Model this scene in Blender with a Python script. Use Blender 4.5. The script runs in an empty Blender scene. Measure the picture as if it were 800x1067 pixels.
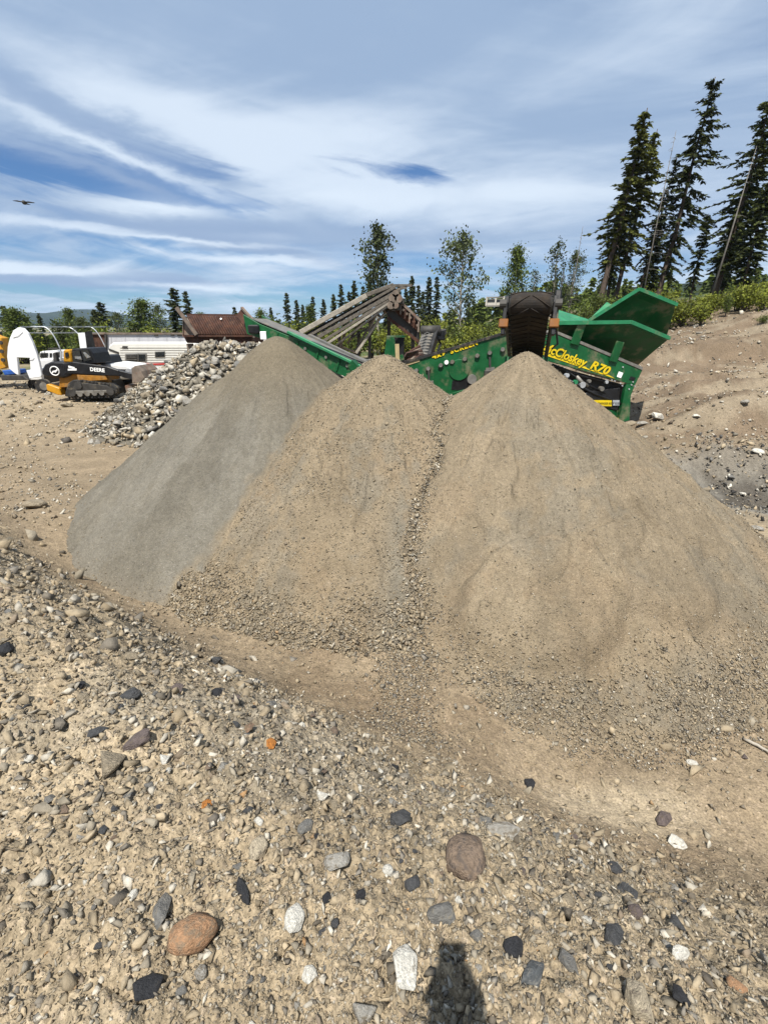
import bpy, bmesh, math, random
import numpy as np
from mathutils import Vector, Matrix, Euler
random.seed(7); RNG = np.random.default_rng(7)
S = bpy.context.scene; COL = S.collection

# ------------------------------------------------------------------ camera
TILT = math.radians(21.2); F = 500.0; H = 3.25           # F and pixel units of the 800 x 1067 photograph
cam = bpy.data.cameras.new('camera'); cam.sensor_fit = 'VERTICAL'; cam.sensor_height = 24.0
cam.lens = 24.0*F/1067.0; cam.clip_start = 0.01; cam.clip_end = 30000
co = bpy.data.objects.new('camera', cam); COL.objects.link(co)
co.location = (0, 0, H); co.rotation_euler = (math.pi/2-TILT, 0, 0); S.camera = co
# ------------------------------------------------------------------ light
SUNDIR = Vector((0.14, 0.609, -1.194)).normalized()       # way the light travels
sl = bpy.data.lights.new('sun', 'SUN'); sl.energy = 5.0; sl.angle = math.radians(0.53); sl.color = (1, .95, .87)
so = bpy.data.objects.new('sun', sl); COL.objects.link(so)
so.rotation_euler = SUNDIR.to_track_quat('-Z', 'Y').to_euler(); so.location = (0, -20, 40)
S.view_settings.view_transform = 'Standard'; S.view_settings.look = 'None'
S.view_settings.exposure = 0.72; S.view_settings.gamma = 1.0
try:
    S.cycles.max_bounces = 6; S.cycles.diffuse_bounces = 3; S.cycles.glossy_bounces = 3
    S.cycles.transparent_max_bounces = 6; S.cycles.use_denoising = True; S.cycles.denoiser = 'OPENIMAGEDENOISE'; S.cycles.denoising_input_passes = 'RGB_ALBEDO_NORMAL'
except Exception: pass

def ray(px, py):
    a = (px-400)/F; b = (py-533.5)/F
    return (a, math.cos(TILT)-b*math.sin(TILT), -math.sin(TILT)-b*math.cos(TILT))
def W(px, py, Y):
    d = ray(px, py); s = Y/d[1]
    return Vector((d[0]*s, Y, H+d[2]*s))
def G(px, py, z=0):
    d = ray(px, py); s = (z-H)/d[2]
    return Vector((d[0]*s, d[1]*s, z))

# ------------------------------------------------------------------ sky
world = bpy.data.worlds.new('World'); S.world = world; world.use_nodes = True
nt = world.node_tree; nt.nodes.clear()
class NB:
    """tiny node-building helper"""
    def __init__(s, nt): s.nt = nt
    def n(s, typ, **k):
        x = s.nt.nodes.new(typ)
        for a, v in k.items(): setattr(x, a, v)
        return x
    def link(s, a, b): s.nt.links.new(a, b)
    def put(s, sock, v):
        if isinstance(v, bpy.types.NodeSocket): s.link(v, sock)
        else: sock.default_value = v
    def m(s, op, a, b=0.0, c=None, clamp=False):
        x = s.n('ShaderNodeMath', operation=op); x.use_clamp = clamp
        s.put(x.inputs[0], a); s.put(x.inputs[1], b)
        if c is not None: s.put(x.inputs[2], c)
        return x.outputs[0]
    def mix(s, f, a, b, blend='MIX'):
        x = s.n('ShaderNodeMix', data_type='RGBA', blend_type=blend)
        s.put(x.inputs[0], f); s.put(x.inputs[6], a); s.put(x.inputs[7], b)
        return x.outputs[2]
    def noise(s, vec, scale, detail=4, rough=.5, dist=0.0, dim='3D'):
        x = s.n('ShaderNodeTexNoise'); x.noise_dimensions = dim
        if vec is not None: s.link(vec, x.inputs['Vector'])
        x.inputs['Scale'].default_value = scale; x.inputs['Detail'].default_value = detail
        x.inputs['Roughness'].default_value = rough; x.inputs['Distortion'].default_value = dist
        return x.outputs[0]
    def comb(s, x, y, z):
        c = s.n('ShaderNodeCombineXYZ')
        for i, v in enumerate((x, y, z)): s.put(c.inputs[i], v)
        return c.outputs[0]
    def ramp(s, f, a, b, lo=0.0, hi=1.0, smooth=True):
        x = s.n('ShaderNodeMapRange'); x.interpolation_type = 'SMOOTHSTEP' if smooth else 'LINEAR'
        s.put(x.inputs[0], f)
        for i, v in ((1, a), (2, b), (3, lo), (4, hi)): s.put(x.inputs[i], v)
        return x.outputs[0]
b = NB(nt)
tc = b.n('ShaderNodeTexCoord'); sep = b.n('ShaderNodeSeparateXYZ'); b.link(tc.outputs['Generated'], sep.inputs[0])
dx, dy, dz = sep.outputs
sky = b.n('ShaderNodeTexSky', sky_type='NISHITA'); sky.sun_disc = False
sky.sun_elevation = math.asin(-SUNDIR.z); sky.sun_rotation = math.atan2(-SUNDIR.x, -SUNDIR.y)
sky.air_density = 1.0; sky.dust_density = 0.6; sky.ozone_density = 2.2; sky.altitude = 700
zc = b.m('MAXIMUM', dz, 0.0); den = b.m('ADD', zc, 0.10)
u = b.m('DIVIDE', dx, den); v = b.m('DIVIDE', dy, den)
az = b.m('ARCTAN2', dx, dy); el = b.m('ARCSINE', dz)
pl = b.comb(u, v, 0.0)
# wind-drawn sheets: the noise is stretched from lower right to upper left
st = b.comb(b.m('ADD', b.m('MULTIPLY', u, .55), b.m('MULTIPLY', v, -.20)), b.m('ADD', b.m('MULTIPLY', u, .5), b.m('MULTIPLY', v, 1.0)), 3.7)
n1 = b.noise(pl, .42, 6, .52, .55)
n2 = b.noise(st, 1.35, 7, .55, .7)
n3 = b.noise(b.comb(b.m('MULTIPLY', az, 1.6), b.m('MULTIPLY', el, 16.0), 1.3), 1.6, 5, .5, .3)      # flat layered banks low down
wob = b.noise(b.comb(b.m('MULTIPLY', az, 3.0), b.m('MULTIPLY', el, 9.0), 8.1), 2.2, 6, .6, .2)
waz = b.m('ADD', az, b.m('MULTIPLY', b.m('SUBTRACT', wob, .5), .14))
wel = b.m('ADD', el, b.m('MULTIPLY', b.m('SUBTRACT', wob, .5), .035))
def blob(px, py, wx, wy, rot=0.0):
    d = Vector(ray(px, py)).normalized(); a0 = math.atan2(d.x, d.y); e0 = math.asin(d.z)
    A = b.m('SUBTRACT', waz, a0); E = b.m('SUBTRACT', wel, e0)
    c, s_ = math.cos(rot), math.sin(rot)
    p = b.m('ADD', b.m('MULTIPLY', A, c/wx), b.m('MULTIPLY', E, s_/wx))
    q = b.m('ADD', b.m('MULTIPLY', A, -s_/wy), b.m('MULTIPLY', E, c/wy))
    r2 = b.m('ADD', b.m('MULTIPLY', p, p), b.m('MULTIPLY', q, q))
    return b.m('EXPONENT', b.m('MULTIPLY', r2, -1.0))
def addup(L):
    r = L[0]
    for x in L[1:]: r = b.m('ADD', r, x)
    return r
gaps = addup([b.m('MULTIPLY', blob(60, 188, .24, .045, -.15), 1.2), b.m('MULTIPLY', blob(205, 172, .16, .045, -.25), 1.15), b.m('MULTIPLY', blob(170, 206, .2, .02, -.1), 1.2), b.m('MULTIPLY', blob(372, 180, .12, .035, -.1), .85),
              blob(340, 310, .5, .030), blob(20, 306, .2, .014), blob(445, 178, .05, .02), blob(110, 150, .10, .018, -.35),
              b.m('MULTIPLY', blob(150, 262, .5, .020), .7), b.m('MULTIPLY', blob(480, 285, .25, .03), .55)])
greys = addup([blob(215, 232, .26, .020, -.05), blob(255, 258, .18, .011, -.12), blob(55, 291, .17, .012), blob(180, 289, .09, .010, -.05),
               b.m('MULTIPLY', blob(100, 128, .3, .03, -.3), .8), b.m('MULTIPLY', blob(640, 95, .5, .12), .25),
               b.m('MULTIPLY', blob(330, 20, .35, .12), .75), b.m('MULTIPLY', blob(20, 40, .25, .15), .5), b.m('MULTIPLY', blob(480, 250, .25, .018), .5),
               b.m('MULTIPLY', blob(520, 150, .22, .035, .1), .35), b.m('MULTIPLY', blob(760, 160, .2, .05), .4)])
whites = addup([blob(170, 218, .12, .013), blob(30, 278, .14, .007), blob(230, 298, .13, .007, -.06), blob(150, 240, .2, .008),
                b.m('MULTIPLY', blob(360, 110, .35, .10), .30), b.m('MULTIPLY', blob(250, 130, .30, .05), .6), b.m('MULTIPLY', blob(100, 100, .3, .04, -.2), .7),
                b.m('MULTIPLY', blob(470, 205, .30, .025), .5), blob(395, 200, .06, .02), b.m('MULTIPLY', blob(300, 270, .14, .008), .8)])
cov = b.m('ADD', b.m('ADD', b.m('MULTIPLY', b.m('SUBTRACT', n1, .5), 1.1), b.m('MULTIPLY', b.m('SUBTRACT', n2, .5), 1.1)), .80)
cov = b.m('ADD', cov, b.m('MULTIPLY', b.m('SUBTRACT', n3, .5), .55))
brk = b.noise(b.comb(b.m('MULTIPLY', az, 2.2), b.m('ADD', b.m('MULTIPLY', el, 15.0), b.m('MULTIPLY', az, 2.2)), 5.5), 2.0, 6, .58, .5)
cov = b.m('SUBTRACT', cov, b.m('MULTIPLY', gaps, b.ramp(brk, .34, .66, .05, 1.15)))
cov = b.m('ADD', cov, b.m('MULTIPLY', b.m('ADD', whites, greys), .55))
cov = b.ramp(cov, -.12, 1.05, 0.03, .94)
shade = b.m('ADD', b.m('ADD', b.m('MULTIPLY', b.m('SUBTRACT', n2, .5), -2.0), b.m('MULTIPLY', b.m('SUBTRACT', brk, .5), -.6)), b.m('MULTIPLY', b.m('SUBTRACT', n1, .5), -1.0))
shade = b.m('ADD', b.m('ADD', shade, .20), b.m('MULTIPLY', greys, 1.25))
shade = b.m('SUBTRACT', shade, b.m('MULTIPLY', whites, 1.15))
shade = b.ramp(shade, -.40, 1.0)
ccol = b.mix(shade, (8.3, 9.5, 11.0, 1), (4.0, 5.4, 7.6, 1))
skyt = b.mix(1.0, sky.outputs[0], (.55, .82, 1.12, 1), 'MULTIPLY')
fin = b.mix(cov, skyt, ccol)
# lens clouds low at the left: grey undersides with bright rims
lensg = addup([blob(205, 236, .24, .016, -.04), blob(262, 256, .17, .010, -.10), blob(45, 291, .15, .010), blob(178, 291, .09, .008, -.05), blob(70, 120, .24, .022, -.28), blob(120, 185, .16, .012, -.25), b.m('MULTIPLY', blob(470, 240, .22, .014), .5)])
lensw = addup([blob(165, 217, .11, .010, -.03), blob(28, 279, .13, .006), blob(215, 300, .12, .005, -.05), blob(190, 250, .16, .004, -.03), blob(260, 272, .15, .006, -.04), blob(120, 158, .2, .012, -.28), b.m('MULTIPLY', blob(520, 205, .25, .014), .5), b.m('MULTIPLY', blob(330, 205, .12, .010), .6)])
fin = b.mix(b.m('MULTIPLY', lensg, .78, clamp=True), fin, (3.7, 5.0, 7.3, 1))
fin = b.mix(b.m('MULTIPLY', lensw, .85, clamp=True), fin, (8.6, 9.8, 11.2, 1))
bg = b.n('ShaderNodeBackground'); b.link(fin, bg.inputs[0]); bg.inputs[1].default_value = 0.055
ow = b.n('ShaderNodeOutputWorld'); b.link(bg.outputs[0], ow.inputs[0])

# ------------------------------------------------------------------ numpy noise
_perm = np.random.default_rng(3).permutation(256); _perm = np.concatenate([_perm, _perm, _perm])
_ang = np.random.default_rng(4).random(256)*2*np.pi; _gx = np.cos(_ang); _gy = np.sin(_ang)
def perlin(x, y):
    xi = np.floor(x).astype(int); yi = np.floor(y).astype(int); xf = x-xi; yf = y-yi
    xi &= 255; yi &= 255
    sx = xf*xf*xf*(xf*(xf*6-15)+10); sy = yf*yf*yf*(yf*(yf*6-15)+10)
    def g(ix, iy, fx, fy):
        h = _perm[_perm[ix & 255]+(iy & 255)]; return _gx[h]*fx+_gy[h]*fy
    a = g(xi, yi, xf, yf); c = g(xi+1, yi, xf-1, yf); d = g(xi, yi+1, xf, yf-1); e = g(xi+1, yi+1, xf-1, yf-1)
    return (a+sx*(c-a)) + sy*((d+sx*(e-d))-(a+sx*(c-a)))
def fbm(x, y, o=4, g=.5):
    r = 0; amp = 1.0; f = 1.0
    for i in range(o): r = r+amp*perlin(x*f+i*17.3, y*f+i*9.1); amp *= g; f *= 2.03
    return r
def ss(a, b_, x):
    t = np.clip((x-a)/(b_-a), 0, 1); return t*t*(3-2*t)

# ------------------------------------------------------------------ terrain height
def crest_s(x, y):      # signed distance past the crest of the rubble berm the photographer stands on
    s = .534*x+.845*y-1.30+.13*fbm(x*.6+4, y*.6, 3)
    return s-.25*np.clip(x-.2, 0, 2)
def hbase(x, y):
    x = np.asarray(x, float); y = np.asarray(y, float); r = np.hypot(x, y)
    z = .10*fbm(x*.13, y*.13, 3)*ss(3, 9, r)
    z = z-.55*ss(26, 40, y)*ss(-2, -8, x)
    s = crest_s(x, y)
    berm = (1.42*(1-ss(-.62, 1.42, s))+(.24-.26*ss(.3, 1.6, x))*(1-ss(2.2, 4.5, s)))*ss(-9, -5, s)
    z = z+berm
    # right hand bank with a bench, mounds and a hollow
    hc = np.interp(x, [6, 16, 28, 40, 80], [.0, 1.3, 4.3, 6.0, 7.5])*ss(4, 14, x)
    toe = 23.5+.9*fbm(x*.15, y*.15, 2)
    z = z+hc*ss(toe, toe+8.5, y)*(1+.10*fbm(x*.3, y*.3, 3))
    z = z+.75*ss(7, 12, x)*ss(12.5, 19, y)
    z = z+.75*np.exp(-((x-10.6)/1.7)**2-((y-15.2)/1.3)**2)+.4*np.exp(-((x-16.5)/2.2)**2-((y-18.5)/1.3)**2)+.5*np.exp(-((x-13.5)/2.4)**2-((y-16.5)/1.6)**2)
    z = z-.75*np.exp(-((x-8.6)/2.0)**2-((y-10.4)/1.6)**2)+.5*np.exp(-((x-9.0)/1.8)**2-((y-12.6)/.9)**2)
    z = z+.45*np.exp(-((x-11.2)/1.4)**2-((y-9.8)/1.5)**2)
    hol = np.exp(-((x-8.8)/1.9)**2-((y-10.6)/1.7)**2); z = z+.34*hol*(np.abs(fbm(x*2.2+3, y*2.2, 4))-.15)
    rough = ss(6, 9, x)*ss(4, 8, y)*ss(40, 20, y)
    z = z+rough*(.26*fbm(x*.9, y*.9, 4)+.10*np.abs(fbm(x*3.1, y*3.1, 3)))
    for yl, am, x0 in ((14.3, .35, 10), (18.2, .50, 10.5), (22.0, .45, 12), (27.5, .6, 13)):
        w_ = y-yl-.9*fbm(x*.22+yl, x*.1+yl, 3); z = z+am*ss(x0, x0+2, x)*(ss(0, .45, w_)-ss(.45, 3.6, w_))
    z = z+.38*np.exp(-((x+5.3)/1.3)**2-((y-6.6)/1.5)**2)
    z = z-2.0*ss(60, 200, r)*ss(10, -20, x)
    return z
def hdetail(x, y):
    x = np.asarray(x, float); y = np.asarray(y, float); r = np.hypot(x, y); s = crest_s(x, y)
    bm = 1-ss(.6, 1.3, s)*.6
    d = .055*fbm(x*2.1, y*2.1, 3)*bm*ss(60, 20, r)
    cl = np.abs(fbm(x*5.5+31, y*5.5, 3)); d = d+.062*(cl-.22)*bm*ss(30, 8, r)
    cl2 = np.abs(fbm(x*15+3, y*15+8, 2)); d = d+.032*(cl2-.2)*1.25*bm*ss(12, 4, r)
    d = d+.012*fbm(x*42, y*42, 2)*ss(7, 3, r)*bm
    return d
def hfull(x, y): return hbase(x, y)+hdetail(x, y)
# the three piles and the rock heap: x, y, apex z, tangent of slope, apex rounding
PILES = {'grey': (-1.77, 8.45, 3.09, .81, .20), 'mid': (.0, 7.67, 2.84, .735, .18), 'right': (2.03, 7.16, 2.91, .75, .12)}
def hpile(k, x, y):
    ax, ay, h, tn, rd = PILES[k]; x = np.asarray(x, float); y = np.asarray(y, float)
    r = np.hypot(x-ax, y-ay); th = np.arctan2(y-ay, x-ax)
    R = h/tn
    z = h-tn*(np.sqrt(r*r+rd*rd)-rd)
    o = {'grey': 0, 'mid': 50, 'right': 100}[k]
    q = r/R
    z = z+.070*fbm(np.cos(th)*2.3+o, np.sin(th)*2.3+r*.22, 3)*ss(0, .5, q)         # broad lobes
    z = z+.020*fbm(th*16+o, r*.7, 3)*ss(.1, .5, q)                                  # runnels down the slope
    z = z+.060*np.abs(fbm(x*1.7+o, y*1.7, 3))*ss(.2, .6, q)+{'grey': .008, 'mid': .016, 'right': .030}[k]*fbm(x*4.3+o, y*4.3, 3)*ss(.1, .4, q)
    z = z+.013*fbm(x*13, y*13, 3)*ss(0, .2, q)+.03*np.maximum(0, fbm(x*3.3+o, y*3.3+4, 3)-.12)*ss(.2, .5, q)
    if k == 'right':      # slumped tongue with a rounded front lip, low on the side facing the berm
        tg = np.exp(-((x-1.55)/.85)**2-((y-4.1)/.6)**2)
        z = z+.13*ss(.35, .52, tg+.10*fbm(x*2, y*2, 2))
        z = z+.10*ss(.4, .55, np.exp(-((x-2.75)/.8)**2-((y-4.35)/.5)**2)+.12*fbm(x*2+5, y*2, 2))
    if k == 'grey':
        z = z-.07*np.exp(-((x+2.6)/.22)**2)*ss(5, 7, y)
    z = z+{'grey': .02, 'mid': .045, 'right': .055}[k]*ss(.02, .10, fbm(np.cos(th)*4+o, np.sin(th)*4+r*.9, 3))*ss(.15, .4, q)      # thin slides with a lip
    flare = .10                                                                      # concave toe
    z = np.where(z < .35, .35-(.35-z)*(1-.20*ss(.35, -.3, z)), z)
    return z

# ------------------------------------------------------------------ materials
MATS = {}
def mat(name, col, rough=.7, metal=0.0, var=.25, scale=6.0, bump=.0, bscale=40.0, attr=None, rnd=None, dust=None, spec=.3, trans=0.0, streak=False, coat=0):
    if name in MATS: return MATS[name]
    m = bpy.data.materials.new(name); m.use_nodes = True; t = m.node_tree; t.nodes.clear(); k = NB(t)
    out = k.n('ShaderNodeOutputMaterial'); p = k.n('ShaderNodeBsdfPrincipled'); k.link(p.outputs[0], out.inputs[0])
    tcx = k.n('ShaderNodeTexCoord'); vec = tcx.outputs['Object']
    if attr:
        a = k.n('ShaderNodeAttribute', attribute_name=attr); base = a.outputs['Color']
    else:
        base = k.n('ShaderNodeRGB'); base.outputs[0].default_value = (*col, 1); base = base.outputs[0]
    if streak:
        mp = k.n('ShaderNodeMapping'); k.link(vec, mp.inputs[0]); mp.inputs['Scale'].default_value = (1, 1, .12); nv = mp.outputs[0]
    else: nv = vec
    n = k.noise(nv, scale, 6, .62)
    f = k.ramp(n, .28, .72, 1-var, 1+var)
    c = k.mix(1.0, base, k.comb(f, f, f), 'MULTIPLY')
    if dust:
        n2 = k.noise(vec, dust[1], 7, .65)
        c = k.mix(k.ramp(n2, dust[2], dust[2]+.16, 0, dust[3]), c, (*dust[0], 1))
    if rnd:
        g = k.n('ShaderNodeNewGeometry'); rv = g.outputs['Random Per Island']
        fr = k.ramp(rv, 0, 1, 1-rnd, 1+rnd, False); c = k.mix(1.0, c, k.comb(fr, fr, k.ramp(rv, 0, 1, 1-rnd*.4, 1+rnd*.4, False)), 'MULTIPLY')
        oi = k.n('ShaderNodeObjectInfo'); fo = k.ramp(oi.outputs['Random'], 0, 1, .78, 1.22, False); c = k.mix(1.0, c, k.comb(fo, fo, fo), 'MULTIPLY')
    k.link(c, p.inputs['Base Color']); p.inputs['Roughness'].default_value = rough; p.inputs['Metallic'].default_value = metal
    p.inputs['Specular IOR Level'].default_value = spec; p.inputs['Coat Weight'].default_value = coat
    rr = k.ramp(n, .3, .7, max(.02, rough-.12), min(1, rough+.12)); k.link(rr, p.inputs['Roughness'])
    if bump:
        bn = k.noise(vec, bscale, 5, .65); bp = k.n('ShaderNodeBump'); bp.inputs['Strength'].default_value = min(1.0, bump); bp.inputs['Distance'].default_value = .6/bscale
        k.link(bn, bp.inputs['Height']); k.link(bp.outputs[0], p.inputs['Normal'])
    if trans:
        tr = k.n('ShaderNodeBsdfTranslucent'); k.link(c, tr.inputs[0]); mx = k.n('ShaderNodeMixShader'); mx.inputs[0].default_value = trans
        k.link(p.outputs[0], mx.inputs[1]); k.link(tr.outputs[0], mx.inputs[2]); k.link(mx.outputs[0], out.inputs[0])
    MATS[name] = m; return m
def earth(name, s1, s2, s3, bump=.7, var=.30, fine=(1, 1)):
    """soil or gravel whose large-scale colour comes from the vertex colour; grain and fine relief are procedural"""
    m = bpy.data.materials.new(name); m.use_nodes = True; t = m.node_tree; t.nodes.clear(); k = NB(t)
    out = k.n('ShaderNodeOutputMaterial'); p = k.n('ShaderNodeBsdfPrincipled'); k.link(p.outputs[0], out.inputs[0])
    vec = k.n('ShaderNodeTexCoord').outputs['Object']
    base = k.n('ShaderNodeAttribute', attribute_name='col').outputs['Color']
    n1 = k.noise(vec, s1, 6, .6); n2 = k.noise(vec, s2, 5, .65); n3 = k.noise(vec, s3, 3, .6)
    f = k.m('MULTIPLY', k.ramp(n1, .3, .7, 1-var*.6, 1+var*.6), k.ramp(n2, .3, .7, 1-var*.7, 1+var*.7))
    f = k.m('MULTIPLY', f, k.ramp(n3, .32, .68, 1-var*fine[0], 1+var*fine[0]))
    c = k.mix(1.0, base, k.comb(f, f, f), 'MULTIPLY')
    vo = k.n('ShaderNodeTexVoronoi'); vo.inputs['Scale'].default_value = s3*.55; k.link(vec, vo.inputs['Vector'])
    sp = k.n('ShaderNodeSeparateColor'); k.link(vo.outputs['Color'], sp.inputs[0])
    grain = k.m('MULTIPLY', k.ramp(vo.outputs['Distance'], .52, .36), k.ramp(sp.outputs[0], .45, .6))    # some grains stand out
    gv = k.ramp(sp.outputs[1], 0, 1, .55, 1.5, False)
    c = k.mix(k.m('MULTIPLY', grain, .75*fine[1]), c, k.mix(1.0, c, k.comb(gv, gv, k.m('MULTIPLY', gv, 1.06)), 'MULTIPLY'))
    k.link(c, p.inputs['Base Color']); p.inputs['Roughness'].default_value = .93; p.inputs['Specular IOR Level'].default_value = .12
    hgt = k.m('ADD', k.m('MULTIPLY', n2, .9), k.m('ADD', k.m('MULTIPLY', n3, .35), k.m('MULTIPLY', grain, .12)))
    bp = k.n('ShaderNodeBump'); bp.inputs['Strength'].default_value = bump; bp.inputs['Distance'].default_value = .03
    k.link(hgt, bp.inputs['Height']); k.link(bp.outputs[0], p.inputs['Normal'])
    return m
M_GROUND = earth('dry_stony_soil', 1.3, 14, 70, .8, .24)
M_PILE = earth('screened_gravel', 1.6, 22, 110, .7, .16, (1.5, 1.0))
DUST = (.20, .16, .105)
M_STONE = mat('stone', None, .85, var=.28, scale=9, bump=.5, bscale=30, attr='col', spec=.2)
GREEN = mat('green_machine_paint', (.003, .070, .019), .48, var=.25, scale=3, dust=(DUST, 2.0, .50, .55), spec=.35)
GREEN2 = mat('pale_green_edge_paint', (.02, .16, .07), .42, var=.18, scale=4, dust=(DUST, 3, .55, .4))
BLACK = mat('black_paint', (.010, .010, .011), .42, var=.3, scale=5, dust=(DUST, 3.0, .60, .25))
RUBBER = mat('rubber', (.022, .021, .020), .8, var=.3, scale=8, dust=(DUST, 4, .5, .5))
BELT = mat('dirty_conveyor_belt', (.018, .014, .011), .85, var=.45, scale=7, dust=((.055, .040, .026), 3, .48, .5), bump=.4, bscale=60)
GREYBELT = mat('grey_dusty_belt', (.12, .117, .11), .8, var=.2, scale=5, dust=(DUST, 4, .5, .4))
YEL = mat('yellow_paint', (.60, .44, .01), .45, var=.12, scale=5)
ORANGE = mat('orange_yellow_paint', (.42, .20, .010), .45, var=.18, scale=4, dust=(DUST, 3, .56, .35))
ORBROWN = mat('dirty_orange_paint', (.26, .115, .014), .6, var=.3, scale=5, dust=(DUST, 3, .5, .4))
WHITE = mat('white_paint', (.60, .60, .59), .45, var=.06, scale=3, dust=(DUST, 1.7, .60, .25))
FABRIC = mat('white_fabric', (.66, .67, .68), .8, var=.05, scale=2)
DECAL = mat('white_decal', (.8, .8, .78), .5, var=.05)
STEEL = mat('weathered_steel', (.20, .19, .17), .55, .5, var=.25, scale=5, dust=(DUST, 3, .52, .5))
GALV = mat('galvanised_steel', (.50, .52, .54), .45, .6, var=.1)
DSTEEL = mat('dark_steel', (.05, .047, .043), .6, .3, var=.3, scale=5, dust=(DUST, 3, .54, .4))
RUST = mat('rust', (.050, .022, .014), .85, var=.45, scale=4, dust=((.105, .055, .034), 3, .5, .6), bump=.3, streak=True)
RUSTL = mat('rusty_grey_steel', (.15, .12, .095), .8, var=.35, scale=3, dust=((.16, .07, .04), 2.2, .52, .7), bump=.3)
WOOD = mat('weathered_timber', (.105, .092, .076), .85, var=.4, scale=6, bump=.4, bscale=30)
WOODL = mat('bleached_timber', (.27, .245, .205), .85, var=.25, scale=5, bump=.3, bscale=30)
PALEWOOD = mat('pale_post_wood', (.36, .28, .15), .7, var=.15)
RVW = mat('cream_panel', (.56, .55, .51), .5, var=.05, scale=2, streak=True)
TRAILW = mat('old_white_panel', (.43, .43, .45), .6, var=.12, scale=2, dust=((.22, .20, .18), 2.2, .62, .7), streak=True)
RED = mat('red_stripe', (.35, .03, .025), .5, var=.1)
GLASS = mat('dark_glass', (.012, .015, .017), .06, var=.1, spec=.8)
CHROME = mat('chrome', (.6, .6, .6), .2, 1.0, var=.1)
BLUE = mat('blue_paint', (.02, .08, .30), .5, var=.2)
AMBER = mat('dull_orange_guard', (.15, .055, .008), .6, var=.25, dust=(DUST, 4, .55, .4))
BARK = mat('bark', (.075, .055, .042), .9, var=.35, scale=5, bump=.5, bscale=14)
PALEBARK = mat('pale_bark', (.24, .22, .18), .85, var=.35, scale=5)
DEADBARK = mat('dead_grey_wood', (.13, .12, .105), .85, var=.3, scale=4)
NEEDLE = mat('dark_needles', (.045, .054, .018), .8, var=.35, scale=.9, rnd=.45, trans=.18, spec=.15)
NEEDLEO = mat('olive_needles', (.082, .090, .020), .8, var=.35, scale=.9, rnd=.45, trans=.2, spec=.15)
LEAF = mat('fresh_leaves', (.165, .185, .028), .7, var=.3, scale=.7, rnd=.45, trans=.3, spec=.2)
LEAFD = mat('grey_green_leaves', (.065, .080, .030), .7, var=.3, scale=.7, rnd=.5, trans=.25, spec=.2)
LEAFM = mat('mid_green_leaves', (.088, .115, .024), .7, var=.3, scale=.7, rnd=.45, trans=.25, spec=.2)

# ------------------------------------------------------------------ object helpers
def link(o, parent=None):
    COL.objects.link(o)
    if parent is not None: o.parent = parent
    return o
def tag(o, label=None, cat=None, group=None, kind=None):
    if label: o['label'] = label
    if cat: o['category'] = cat
    if group: o['group'] = group
    if kind: o['kind'] = kind
    return o
def empty(name, loc, label, cat, group=None):
    o = bpy.data.objects.new(name, None); o.location = loc; o.empty_display_size = .2
    return tag(link(o), label, cat, group)
def npmesh(name, V, Fc, m, parent=None, col=None, smooth=False):
    """V (n,3), Fc (k,3|4) -> one mesh object; col is per-vertex colour"""
    me = bpy.data.meshes.new(name); n = Fc.shape[1]
    me.vertices.add(len(V)); me.vertices.foreach_set('co', np.ascontiguousarray(V, np.float32).ravel())
    me.loops.add(Fc.size); me.loops.foreach_set('vertex_index', np.ascontiguousarray(Fc, np.int32).ravel())
    me.polygons.add(len(Fc)); me.polygons.foreach_set('loop_start', np.arange(0, Fc.size, n, dtype=np.int32))
    if smooth: me.polygons.foreach_set('use_smooth', np.ones(len(Fc), bool))
    if col is not None:
        a = me.color_attributes.new('col', 'FLOAT_COLOR', 'POINT')
        c4 = np.ones((len(V), 4), np.float32); c4[:, :3] = col; a.data.foreach_set('color', c4.ravel())
    me.materials.append(m); me.update(calc_edges=True); me.validate()
    return link(bpy.data.objects.new(name, me), parent)
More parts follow.
